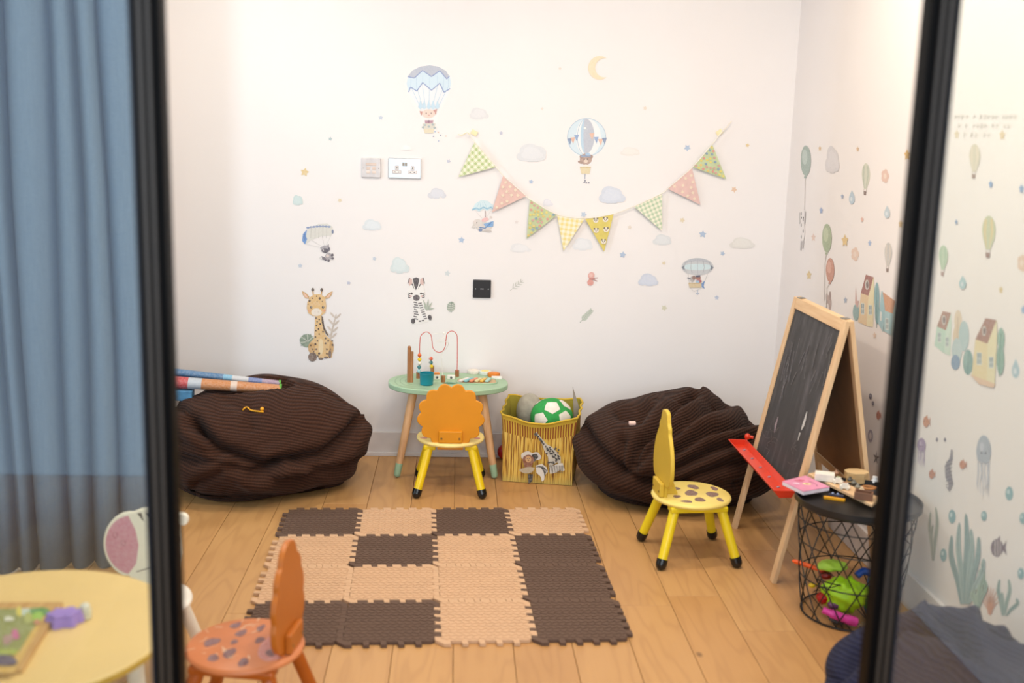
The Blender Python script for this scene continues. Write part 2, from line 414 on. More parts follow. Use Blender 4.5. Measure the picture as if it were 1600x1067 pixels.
# ------------------------------------------------------------------ flat print helper
class Paint:
    """layered flat coloured shapes; mp maps a 2-D design point to 3-D, nrm points out of the surface"""
    def __init__(s, mp, nrm, step=.00004): s.mp = mp; s.n = Vector(nrm); s.mb = MB(); s.k = 0; s.step = step
    def poly(s, pts, col):
        s.k += 1; P = [s.mp(*p)+s.n*(s.step*s.k) for p in pts]
        if len(P) > 2:
            a = Vector((0, 0, 0))
            for i in range(len(P)): a += (P[i]-P[0]).cross(P[(i+1) % len(P)]-P[0])
            if a.dot(s.n) < 0: P.reverse()
        s.mb.add(P, [list(range(len(P)))], lin(col)); return s
    def ell(s, cx, cy, rx, ry, col, rot=0, n=18):
        c, d = cos(radians(rot)), sin(radians(rot))
        return s.poly([(cx+rx*cos(2*pi*i/n)*c-ry*sin(2*pi*i/n)*d, cy+rx*cos(2*pi*i/n)*d+ry*sin(2*pi*i/n)*c) for i in range(n)], col)
    def line(s, pts, w, col):
        L = []; R = []; n = len(pts)
        for i in range(n):
            a = pts[max(i-1, 0)]; b = pts[min(i+1, n-1)]; dx, dy = b[0]-a[0], b[1]-a[1]; q = hypot(dx, dy) or 1
            ww = w[i] if isinstance(w, (list, tuple)) else w
            L.append((pts[i][0]-dy/q*ww/2, pts[i][1]+dx/q*ww/2)); R.append((pts[i][0]+dy/q*ww/2, pts[i][1]-dx/q*ww/2))
        s.k += 1
        for i in range(n-1):
            P = [s.mp(*p)+s.n*(s.step*s.k) for p in (L[i], L[i+1], R[i+1], R[i])]; s.mb.add(P, [(0, 1, 2, 3)], lin(col))
        return s
    def star(s, cx, cy, rx, ry, col, rot=0, inner=.48, n=5):
        return s.poly([(cx+rx*(1 if i % 2 == 0 else inner)*sin(pi*i/n+radians(rot)), cy-ry*(1 if i % 2 == 0 else inner)*cos(pi*i/n+radians(rot))) for i in range(2*n)], col)
    def blob(s, cx, cy, rx, ry, col, seed=0, amp=.18, n=22):
        rd = random.Random(seed); ph = [rd.uniform(0, 6.3) for _ in range(4)]
        return s.poly([(cx+rx*k*cos(a), cy+ry*k*sin(a)) for i in range(n) for a in [2*pi*i/n] for k in [1+amp*(sin(2*a+ph[0])+.7*sin(3*a+ph[1])+.4*sin(5*a+ph[2]))/1.5]], col)
    def cloud(s, cx, cy, w, h, col, seed=0):
        rd = random.Random(seed); cs = [(-.30, .12, .2), (-.1, -.12, .3), (.15, -.05, .27), (.34, .14, .17), (0, .16, .26)]
        cs = [(a+rd.uniform(-.05, .05), b, r*rd.uniform(.9, 1.1)) for a, b, r in cs]; P = []
        for i in range(40):
            a = 2*pi*i/40; dx, dy = cos(a), sin(a); m = .05
            for x, y, r in cs:
                bq = dx*x+dy*y; q = bq*bq-(x*x+y*y-r*r)
                if q > 0: m = max(m, bq+q**.5)
            P.append((cx+w*m*dx, cy+h*1.3*min(m*dy, .36)))
        return s.poly(P, col)
    def build(s, name, parent=None, origin=None): return s.mb.build(name, PRINT, parent, smooth=False, origin=origin)

# ------------------------------------------------------------------ children's chairs
def chair(label, loc, rz, legc, seatc, backc, outline, footc='#141312', spots=None, spotc='#6b4a44', face=None, low=.24, blk=None, seat_tint=None, wear=False):
    t = thing('kids_chair', label, 'chair', loc, rz, 'small animal chairs')
    L = plain(legc, .35, .05, 12); B = plain(backc, .4, .03, 10); S = plain(seatc, .4, .06, 9)
    prof = [(0, .222), (.139, .222), (.1455, .2245), (.148, .231), (.1455, .2375), (.141, .24), (0, .24)]
    seat = MB().lathe(prof, 56).build('seat', S, t)
    if spots:
        mk = lambda z: Paint(lambda a, b: Vector((a, b, z)), (0, 0, 1))
        if seat_tint: P = mk(.2402); P.ell(*seat_tint); P.build('painted_patch', seat)
        for i, (a, b, rx, ry) in enumerate(spots): P = mk(.2404); P.blob(a, b, rx, ry, spotc, i*7+3); P.build('seat_spot', seat)
        if wear:
            rd = random.Random(5); P = mk(.2406)
            for i in range(26):
                a, r0 = rd.uniform(0, 6.28), rd.uniform(.05, .135); p = (r0*cos(a), abs(r0*sin(a))*.9 if rd.random() < .75 else r0*sin(a)*.5)
                P.line([p, (p[0]+rd.uniform(-.02, .02), p[1]+rd.uniform(-.02, .02))], rd.uniform(.001, .004), '#eec398')
            P.build('paint_wear', seat)['kind'] = 'stuff'
    for sx in (-1, 1):
        MB().box((sx*.088, 0, .212), (.052, .215, .022)).build('seat_rail', L, t, smooth=False, bev=.006)
        for sy in (-1, 1):
            top = Vector((sx*.088, sy*.085, .218)); bot = Vector((sx*.140, sy*.142, .020)); d = (bot-top).normalized()
            lg = MB().tube([top, top.lerp(bot, .5), bot-d*.012], [.0185, .018, .0172], 18).build('leg', L, t)
            MB().ell(bot-d*.002, (.0205, .0205, .0225), 18, 12, d.to_track_quat('Z', 'Y').to_matrix()).cyl(bot-d*.020, bot-d*.002, .0203, .0205, 18).build('foot_cap', plain(footc, .25), lg)
    bk = MB().prism(outline, (0, -.104, 0), (1, 0, 0), (0, 0, 1), .015).build('backrest', B, t, smooth=True, bev=.003, ang=30)
    br = MB().box((0, -.1275, .268), (.10, .017, .052)).build('back_bracket', B, t, smooth=False, bev=.004)
    for sx in (-1, 1): MB().cyl((sx*.038, -.1355, .262), (sx*.038, -.1373, .262), .0045, n=12).build('screw', plain('#8a6c3c', .3, metal=.6), br)
    if blk: MB().prism([(0, .24), (.05, .24), (.012, .33), (0, .335)], (-.009, -.103, 0), (0, 1, 0), (0, 0, 1), .018).build('gusset', B, t, smooth=False, bev=.002)
    if face:
        face(lambda: Paint(lambda a, b: Vector((a, -.1036, b)), (0, 1, 0)), bk)
    return t

def scallop(cx, cz, R, n, b, rot=0, k=9):
    P = []
    for i in range(n):
        a0 = 2*pi*i/n+rot; a1 = 2*pi*(i+1)/n+rot
        for j in range(k):
            q = j/k; a = a0+(a1-a0)*q; P.append((cx+(R+b*sin(pi*q))*cos(a), cz+(R+b*sin(pi*q))*sin(a)))
    return P
lion_out = [p for p in scallop(0, .354, .127, 13, .017, -pi/2+pi/13) if p[1] > .236]
i0 = min(range(len(lion_out)), key=lambda i: (lion_out[i][1]-.236)+(0 if lion_out[i][0] > 0 else 9))
lion_out = lion_out[i0:]+lion_out[:i0]
lion_out += [(-.055, .236), (-.055, .208), (.055, .208), (.055, .236)]
chair('orange scallop backed lion chair with yellow legs at the green activity table', (-.008, 4.515, 0), 0, '#e6c512', '#ecd384', '#d98c05', lion_out,
      spots=[(-.105, .055, .02, .016), (.105, .05, .022, .014), (-.115, -.05, .016, .012), (.115, -.045, .016, .012)], spotc='#cf7f76')
def sym(half): return [(w_, z_) for w_, z_ in half]+[(-w_, z_) for w_, z_ in reversed(half)]
def smooth2(pts, k=4): return [tuple(v)[:2] for v in smooth_path([(a, b, 0) for a, b in pts], k)]
gir = sym([(.045, .222), (.047, .285)]+smooth2([(.080, .286), (.104, .302), (.116, .345), (.112, .39), (.098, .43), (.078, .462), (.062, .482), (.058, .502), (.044, .518), (.038, .535), (.030, .552), (.012, .560)]))
chair('pale yellow giraffe chair with brown seat spots beside the brown beanbag', (.892, 3.768, 0), radians(-85), '#e9cf1e', '#efd777', '#d9b73e', gir, blk=True,
      spots=[(-.055, -.05, .018, .026), (.035, -.065, .016, .014), (.0, .0, .032, .024), (.075, .01, .026, .018), (-.07, .03, .026, .02), (.02, .075, .03, .022), (-.045, .105, .022, .014), (.092, -.045, .014, .02), (.08, .085, .02, .012), (-.01, -.075, .01, .013)], spotc='#7d5546')
fox = sym([(.05, .215), (.06, .25)]+smooth2([(.09, .262), (.112, .29), (.118, .325), (.110, .348), (.116, .372), (.108, .402), (.094, .418), (.092, .442), (.074, .464), (.060, .474), (.052, .494), (.034, .512), (.010, .520)]))
chair('worn orange spotted chair in the foreground in front of the foam mat', (-.515, 2.555, 0), radians(81), '#ac560f', '#cc7d4c', '#b9681c', fox, footc='#8a4510', wear=True,
      spots=[(-.06, .02, .024, .016), (.05, .03, .022, .012), (-.01, .085, .024, .018), (.02, -.03, .02, .01), (-.09, .05, .018, .014), (.09, .06, .02, .012), (.085, -.01, .02, .01), (-.1, -.03, .022, .012), (.0, .03, .012, .01), (-.04, -.08, .02, .014), (.05, -.09, .018, .01)], spotc='#7a4a4c', seat_tint=(0, -.085, .085, .045, '#cd7f72'))
# zebra head in profile, muzzle towards the left of the picture (chair turned to the viewer, so +u = picture left)
zeb = [(-.05, .215), (.045, .215), (.05, .262)]+arc(.040, .355, .080, .098, -70, 95, 16)+[(.012, .462), (-.03, .470), (-.06, .466), (-.095, .452)]+arc(-.104, .432, .016, .018, 100, 290, 8)+[(-.098, .395), (-.10, .33), (-.092, .27), (-.06, .25)]
def zface(new, bk):
    P = new(); P.poly([p for p in arc(.040, .355, .073, .088, -80, 85, 16)]+[(.028, .40), (.021, .355), (.030, .30)], '#cf7f93')
    P.ell(.085, .385, .007, .009, '#a9586e').ell(.085, .385, .005, .007, '#cf7f93').ell(.063, .362, .007, .009, '#a9586e').ell(.063, .362, .005, .007, '#cf7f93'); P.build('painted_muzzle', bk)
    for a in (.022, .0, -.025, -.05): P = new(); P.poly([(a, .450), (a-.013, .452), (a-.018, .425)], '#2a2622'); P.build('painted_stripe', bk)
    for z in (.42, .38, .33): P = new(); P.poly([(-.098, z), (-.098, z-.016), (-.06, z-.004)], '#2a2622'); P.build('painted_stripe', bk)
    P = new(); P.ell(-.045, .41, .012, .015, '#241f1c'); P.build('painted_eye', bk); P = new(); P.line([(.03, .275), (.0, .285), (-.03, .30)], .003, '#4a4038'); P.build('painted_mouth', bk)
chair('white zebra chair with pink muzzle tucked behind the round yellow table', (-.862, 2.815, 0), radians(180), '#ece6d8', '#ece6da', '#e9e3cf', zeb, footc='#e8e2d4', face=zface,
      spots=[(.05, .03, .03, .01), (-.04, -.02, .03, .01)], spotc='#2a2622')

# ------------------------------------------------------------------ activity table and its toys
GREEN = plain('#9fbd9c', .45, .04, 8); BEECH = wood('#d9b184', '#c2956a', 1.0, 'Z')
TX, TY, TZ = -.023, 4.778, .42
at = thing('activity_table', 'oval mint green activity table with bead maze against the back wall', 'table', (TX, TY, 0))
def oval(rx, ry, e=2.25, n=72): return [(rx*math.copysign(abs(cos(a))**(2/e), cos(a)), ry*math.copysign(abs(sin(a))**(2/e), sin(a))) for a in [2*pi*i/n for i in range(n)]]
top = MB().prism(oval(.273, .190), (0, 0, TZ-.024), (1, 0, 0), (0, 1, 0), .024).build('table_top', GREEN, at, bev=.004, ang=30)
def T(px, py, dz=0):
    p = on_floor(px, py, TZ+dz); return Vector((p.x-TX, p.y-TY, TZ+dz))
Pt = Paint(lambda a, b: Vector((a, b, TZ+.0003)), (0, 0, 1))
for k, rr in enumerate((.15, .118, .085, .052)):
    Pt.line(arc(-.135, .0, rr*.72, rr, 70, 290, 30), .004, '#86ac84')
Pt.build('routed_groove', top)
for sx in (-1, 1):
    for sy in (-1, 1):
        a = Vector((sx*.152-.002, sy*.095, TZ-.02)); b = Vector((sx*.222-.003, (-.13 if sy < 0 else .165), .004))
        lg = MB().tube([a, a.lerp(b, .5), a.lerp(b, .84)], [.0195, .018, .0165], 18).build('leg', BEECH, at)
        e = a.lerp(b, .84); d = (b-e).normalized()
        MB().tube([e, b-d*.012, b-d*.004, b], [.0168, .0152, .012, .006], 18).build('leg_tip', plain('#9cbf9f', .45), lg)
DOW = wood('#b07a4d', '#8e5c36', 1.2, 'Z')
pg = T(639, 597); MB().cyl(pg, pg+Vector((0, 0, .158)), .0085, n=16).ell(pg+Vector((0, 0, .16)), .0085, 16, 8).build('peg', DOW, at)
MB().cyl(pg+Vector((.012, 0, 0)), pg+Vector((.012, 0, .142)), .0075, n=16).build('peg', DOW, at)
BY = T(655, 592).y
def M(px, py, yy=None):
    yy = BY if yy is None else yy; p = on_y(px, py, TY+yy); return Vector((p.x-TX, yy, p.z))
mz = MB().tube(smooth_path([M(655, 588), M(655.5, 565), M(656, 535), M(658, 524), M(666, 518.5), M(673, 523), M(675, 533), M(676, 542), M(680, 548), M(686, 550.5), M(692, 548), M(696, 540), M(697, 530), M(699, 521), M(706, 517), M(712.5, 521), M(714.5, 530), M(714.5, 560), M(714, 580)], 5), .0019, 8).build('bead_wire', plain('#cf5f55', .35), at)
MB().tube(smooth_path([M(672, 580, BY+.02), M(672, 540, BY+.02), M(674, 523, BY+.05), M(693, 521, BY+.05), M(697, 525, BY+.03), M(681, 534, BY-.02), M(700, 534.5, BY-.01), M(697, 545, BY), M(691, 552, BY+.02), M(691.5, 590, BY-.02)], 6), .0012, 6).build('bead_wire', plain('#e8e4de', .4), at)
beads = [(655.5, 555, '#dd6a34'), (655.5, 561.5, '#ecc91c'), (655.5, 567.3, '#ece6da'), (655, 573.5, '#3f7f85'), (654.5, 579.5, '#a9d3da'), (673.3, 560.3, '#e0694a'), (673.3, 566.3, '#3f7f85'), (673.8, 572.2, '#efd01c'), (693.5, 520.5, '#f0ece4')]
for x, y, c in beads: MB().ell(M(x, y, BY if x < 660 else BY+.03), .0092 if x < 690 else .0055, 16, 10).build('bead', plain(c, .35), at)
for x, y in ((653.5, 591), (675, 581), (692.5, 597), (714, 588)):
    p = T(x, y); MB().cyl(p, p+Vector((0, 0, .030)), .0098, n=16).cyl(p+Vector((0, 0, .030)), p+Vector((0, 0, .0302)), .006, n=12).build('wire_socket', DOW, at)
tp = T(745, 596); MB().prism(oval(.088, .052, 5), (tp.x, tp.y, TZ), (1, 0, 0), (0, 1, 0), .0012).build('recessed_tray', plain('#c9ab84', .6), at)
MB().tube([(tp.x+.092*a, tp.y+.056*b, TZ+.002) for a, b in oval(1, 1, 4, 36)], .0035, 8, True).build('tray_rim', GREEN, at)
for i, c in enumerate(['#e9e2da', '#7fbec4', '#e58b62', '#d9cf9a', '#e8b54a', '#a9cfc6']):
    R = Matrix.Rotation(radians(-32+i*3), 3, 'Z'); MB().box((tp.x-.058+i*.022, tp.y-.002, TZ+.008), (.016, .075-.004*i, .009), R).build('chime_bar', plain(c, .4), at, smooth=False, bev=.002)
# loose toys on the table
def W(p): return Vector((p.x+TX, p.y+TY, p.z))
p = W(T(666.5, 601)); cup = MB().lathe([(0, 0), (.026, 0), (.029, .003), (.032, .050), (.0335, .052), (.0335, .055), (.0305, .055), (.028, .006), (0, .006)], 36).build('toy_cup', plain('#0e8494', .4, .03)); cup.location = p
tag(cup, 'teal plastic cup standing on the green activity table', 'cup')
for (x, y, c1, c2, lab) in ((740, 583, '#ece3d8', '#e9ded0', 'white ribbed wooden disc at the left of three on activity table'), (758, 584.5, '#dfe6df', '#efdf8d', 'pale disc with yellow centre in the middle of three on activity table'), (771.5, 587.5, '#df7f22', '#e58a30', 'orange wooden disc at the right of three on activity table')):
    q = W(T(x, y)); t = thing('toy_disc', lab, 'toy disc', q, 0, 'wooden discs on the activity table')
    R_ = .0285; P = []
    for i in range(96): a = 2*pi*i/96; rr = R_+.0006*cos(a*24); P.append((rr*cos(a), rr*sin(a)))
    MB().prism(P, (0, 0, 0), (1, 0, 0), (0, 1, 0), .016).build('disc_body', plain(c1, .45), t, bev=.0015)
    MB().lathe([(0, .016), (.019, .016), (.019, .0172), (0, .0174)], 28).build('disc_face', plain(c2, .5), t)
q = W(T(776, 592)); b_ = MB().box((0, 0, .006), (.048, .022, .012)).build('toy_tile', plain('#f0ece6', .5), smooth=False, bev=.002); b_.location = q; tag(b_, 'flat white rectangular tile in front of the orange disc', 'toy')
for x, y, lab, rz in ((682.5, 592.5, 'white toy block with dark dot and orange roof beside the teal cup', .1), (705, 592, 'white toy block with printed animal face right of the wire sockets', -.05)):
    q = W(T(x, y)); t = thing('toy_block', lab, 'toy block', q, rz, 'printed blocks on the activity table')
    wd = .026 if x < 690 else .036; hh = .024 if x < 690 else .018
    bo = MB().box((0, 0, hh/2), (wd, .02, hh)).build('block_body', plain('#ece8de', .5), t, smooth=False, bev=.002)
    P = Paint(lambda a, b: Vector((a, -.0102, b)), (0, -1, 0)); P.ell(0, hh*.45, .006, .006, '#2c2a28').ell(-.002, hh*.5, .0015, .0015, '#eeeeee')
    P.build('printed_face', bo)
    if x < 690: MB().prism([(-.014, 0), (.014, 0), (.011, .008), (-.011, .008)], (0, .01, hh), (1, 0, 0), (0, 0, 1), .02).build('block_roof', plain('#e58a3c', .45), t, smooth=False, bev=.001)
q = W(T(703, 599.5)); tt = thing('toy_lizard', 'tiny green flat toy lying on the table edge behind the lion chair', 'toy', q, 0)
MB().tube([(-.03, 0, .003), (-.01, .004, .004), (.012, -.002, .004), (.034, .003, .003)], [.0015, .004, .004, .001], 8).build('toy_body', plain('#6f9a83', .4), tt)
for sx in (-.008, .012):
    MB().tube([(sx, -.012, .002), (sx, 0, .004), (sx, .012, .002)], .0016, 6).build('toy_foot', plain('#6f9a83', .4), tt)
rb = MB().ell((0, 0, .036), (.036, .036, .036), 24, 14).build('play_ball', plain('#b5181c', .35)); rb.location = on_floor(786, 727)+Vector((.012, .10, 0)); tag(rb, 'red ball half hidden behind the yellow storage bin', 'ball')

# ------------------------------------------------------------------ storage bin
def storage_bin():
    t = NT('striped_canvas'); u = t.add('ShaderNodeUVMap').outputs[0]; sp = t.add('ShaderNodeSeparateXYZ'); t.link(u, sp.inputs[0])
    n1 = t.add('ShaderNodeTexNoise'); n1.noise_dimensions = '2D'; n1.inputs['Scale'].default_value = 1; n1.inputs['Detail'].default_value = 2
    t.link(t.mapping(u, (75, 2.2, 1)), n1.inputs['Vector'])
    wv = t.math('MULTIPLY_ADD', t.math('SINE', t.math('MULTIPLY', sp.outputs[0], 2*pi*28)), .5, .5)
    band = t.ramp(sp.outputs[1], [(.735, .0), (.742, 1)]); bandt = t.ramp(sp.outputs[1], [(.93, 1), (.94, 0)])
    body = t.ramp(n1.outputs[0], [(.38, lin('#7d4f1e')), (.48, lin('#cf9f3c')), (.62, lin('#e0c163'))])
    fray = t.ramp(wv, [(.45, lin('#8b4c1d')), (.62, lin('#cba93f'))])
    lo = t.ramp(sp.outputs[1], [(.02, 1), (.12, 0)])
    c = t.mix(band, body, fray); c = t.mix(t.math('SUBTRACT', 1, bandt), c, lin('#c7a736')); c = t.mix(t.math('MULTIPLY', lo, .5), c, lin('#b3a85e'))
    t.col(c); t.rough(.8)
    A = Vector((.228, 4.612, 0)); B = Vector((.538, 4.556, 0)); ex = (B-A).normalized(); ey = Vector((-ex.y, ex.x, 0)); wd, dp, hh = (B-A).length, .262, .318
    root = thing('storage_bin', 'square yellow striped canvas toy bin with safari animals between table and beanbag', 'storage bin', A)
    n = 18; nz = 14; per = []
    cor = [Vector((0, 0, 0)), ex*wd, ex*wd+ey*dp, ey*dp]
    for s in range(4):
        a, b = cor[s], cor[(s+1) % 4]
        for i in range(n): per.append((a.lerp(b, i/n), s, i/n))
    m = len(per); cen = (cor[0]+cor[2])/2; vs = []; fs = []; uv = []
    def topz(s, q):
        if s == 0: return hh-.034*sin(pi*q)**1.3-.006+.012*q*0
        if s == 1: return hh-.004+.020*q
        if s == 2: return hh+.016-.012*sin(pi*q)
        return hh+.016-.022*q-.014*sin(pi*q)
    for ins in (0, 1):
        for j in range(nz+1):
            f = j/nz
            for (p, s, q) in per:
                z = .002+f*topz(s, q); bulge = .018*sin(pi*f)*sin(pi*q)*(1 if s != 0 else .25)+(.012*(f**6)); d = (p-cen).normalized()
                nrm = (-ey, ex, ey, -ex)[s]; cr = .004*sin(q*21+s*3+f*7)*f
                P = p+nrm*(bulge+cr)+d*(.006*f**8)
                if ins: P = P-d*.004
                vs.append((P.x, P.y, z-(0 if not ins else .0))); uv.append(((s+q), f))
    tot = (nz+1)*m
    for ins in (0, 1):
        for j in range(nz):
            for i in range(m):
                a = ins*tot+j*m+i; b = ins*tot+j*m+(i+1) % m; q = (a, b, b+m, a+m); fs.append(q if not ins else q[::-1])
    for i in range(m): fs.append((nz*m+i, nz*m+(i+1) % m, tot+nz*m+(i+1) % m, tot+nz*m+i))
    fs.append([i for i in range(m)][::-1]); fs.append([tot+i for i in range(m)])
    no = nz*m
    mo = MB().add(vs, fs[:no]+fs[2*no+m:2*no+m+1]); ob = mo.build('canvas_body', t.m, root)
    ul = ob.data.uv_layers.new(name='UVMap')
    for pl in ob.data.polygons:
        for k, li in enumerate(pl.loop_indices):
            vi = ob.data.loops[li].vertex_index; U = uv[vi] if vi < len(uv) else (0, 0); s0 = U[0]
            if pl.index < no and k in (1, 2) and (pl.index % m) == m-1: s0 = 4.0
            ul.data[li].uv = (s0, U[1])
    MB().add(vs, fs[no:2*no]+fs[2*no+m+1:]).build('canvas_lining', plain('#9a8c2c', .85, .08, 14), root)
    rim = [Vector(vs[nz*m+i]) for i in range(m)]
    MB().tube([p+Vector((0, 0, .001)) for p in rim], .0045, 8, True).build('rim_binding', plain('#cdaa2e', .7), root)
    # safari print on the front, drawn in picture pixels of the front panel
    def mp(x, y):
        d = ray(x, y); nn = -ey; O = A+nn*.0098; tt = (O-CAM).dot(nn)/d.dot(nn); return CAM+d*tt-A
    P = Paint(mp, -ey, .0002); s_ = 3.556; X = lambda a: 570+a/s_; Y = lambda b: 500+b/s_
    z = lambda pts: [(X(a), Y(b)) for a, b in pts]
    P.poly(z([(940, 632), (955, 622), (968, 640), (1010, 690), (1040, 705), (1065, 730), (1088, 760), (1090, 800), (1080, 812), (1070, 790), (1050, 800), (1035, 815), (1022, 812), (1018, 760), (1002, 735), (985, 690), (962, 650)]), '#cfc6b4')
    rd = random.Random(2)
    for i in range(46):
        q = rd.random(); bx, by = (962+q*60, 645+q*80) if i % 3 == 0 else (1010+rd.random()*70, 705+rd.random()*95)
        P.blob(X(bx), Y(by), 1.5, 1.4, '#2a2522', i)
    P.ell(X(952), Y(632), 3.2, 2.4, '#3a332c', 20)
    P.poly(z([(1025, 812), (1060, 800), (1100, 790), (1112, 830), (1100, 838), (1085, 830), (1060, 845), (1030, 850)]), '#ded8cc').poly(z([(950, 805), (985, 795), (1012, 815), (1018, 840), (1000, 860), (998, 885), (985, 893), (978, 865), (955, 845)]), '#ded8cc')
    for i in range(9): P.line(z([(1030+i*9, 803), (1026+i*9, 846)]), .9, '#26221f')
    for i in range(7): P.line(z([(952+i*6, 812-i), (975+i*6, 806+i*4), (1000, 842+i*3)]), .8, '#26221f')
    P.blob(X(908), Y(748), 10, 7, '#d8d2c6', 4).blob(X(950), Y(752), 8, 7, '#c9c5bf', 8).blob(X(945), Y(758), 5, 6, '#211d1b', 9)
    P.blob(X(910), Y(776), 8.2, 10, '#8a4a1c', 3, .08).ell(X(911), Y(768), 4.6, 5, '#cf9a55').poly(z([(885, 800), (935, 800), (925, 812), (890, 812)]), '#8a4a1c')
    P.ell(X(905), Y(764), .7, .7, '#221a14').ell(X(917), Y(764), .7, .7, '#221a14').ell(X(911), Y(773), 1.1, .8, '#221a14')
    P.blob(X(905), Y(828), 11, 5, '#b8a888', 12).poly(z([(908, 850), (938, 852), (932, 890), (912, 905)]), '#2b2520')
    P.build('safari_print', ob)
    return root, A, ex, ey, wd, dp, hh
_, BA, bex, bey, bw_, bd_, bh_ = storage_bin()
bc = BA+bex*bw_*.5+bey*bd_*.5
ball = thing('soft_ball', 'green soft football with white patches sticking out of the yellow bin', 'ball', bc+Vector((.0, -.005, .175)))
pc = on_y(862, 652, bc.y)-ball.location; RB = .098
MB().ell(pc, (RB, RB, RB*.9), 36, 22).build('ball_body', plain('#2f9a48', .85, .08, 40, bump=.2), ball)
for az, el in ((-95, 48), (-55, 12), (-128, 6), (-10, 50), (60, 40), (150, 45), (-92, -18)):
    d = Vector((cos(radians(az))*cos(radians(el)), sin(radians(az))*cos(radians(el)), sin(radians(el)))); a1 = d.orthogonal().normalized(); a2 = d.cross(a1)
    V = [pc+Vector((d.x*RB, d.y*RB, d.z*RB*.9))*1.012]; F = []; NR = 20
    for k_ in range(1, 5):
        for i in range(NR):
            e_ = i//4; f_ = (i % 4)/4; a, b = 2*pi*e_/5, 2*pi*(e_+1)/5; rr = .040*k_/4
            q = (d*RB+((a1*cos(a)+a2*sin(a))*(1-f_)+(a1*cos(b)+a2*sin(b))*f_)*rr).normalized(); V.append(pc+Vector((q.x*RB, q.y*RB, q.z*RB*.9))*1.012)
    F = [(0, 1+i, 1+(i+1) % NR) for i in range(NR)]+[(1+(k_-1)*NR+i, 1+k_*NR+i, 1+k_*NR+(i+1) % NR, 1+(k_-1)*NR+(i+1) % NR) for k_ in range(1, 4) for i in range(NR)]
    MB().add(V, F).build('ball_patch', plain('#e4ddd2', .85), ball)
pc2 = on_y(843, 648, bc.y+.02)
gc = MB().ell((0, 0, 0), (.062, .05, .085), 28, 18).build('soft_toy', plain('#a8a294', .9, .1, 30, bump=.3)); gc.location = pc2+Vector((-.042, .065, .0)); tag(gc, 'grey soft cushion toy beside the green ball in the bin', 'soft toy')
p1, p2, p3, p4 = on_y(895, 604, 4.74), on_y(906, 640, 4.74), on_y(905, 668, 4.74), on_y(897, 668, 4.74)
ob = MB().add([p1, p2, p3, p4]+[q+Vector((0, .006, 0)) for q in (p1, p2, p3, p4)], [(0, 1, 2, 3), (7, 6, 5, 4), (0, 4, 5, 1), (1, 5, 6, 2), (2, 6, 7, 3), (3, 7, 4, 0)]).build('cardboard_offcut', plain('#9b9184', .7), smooth=False, origin=p4)
tag(ob, 'pointed grey board standing in the right side of the yellow bin', 'board')

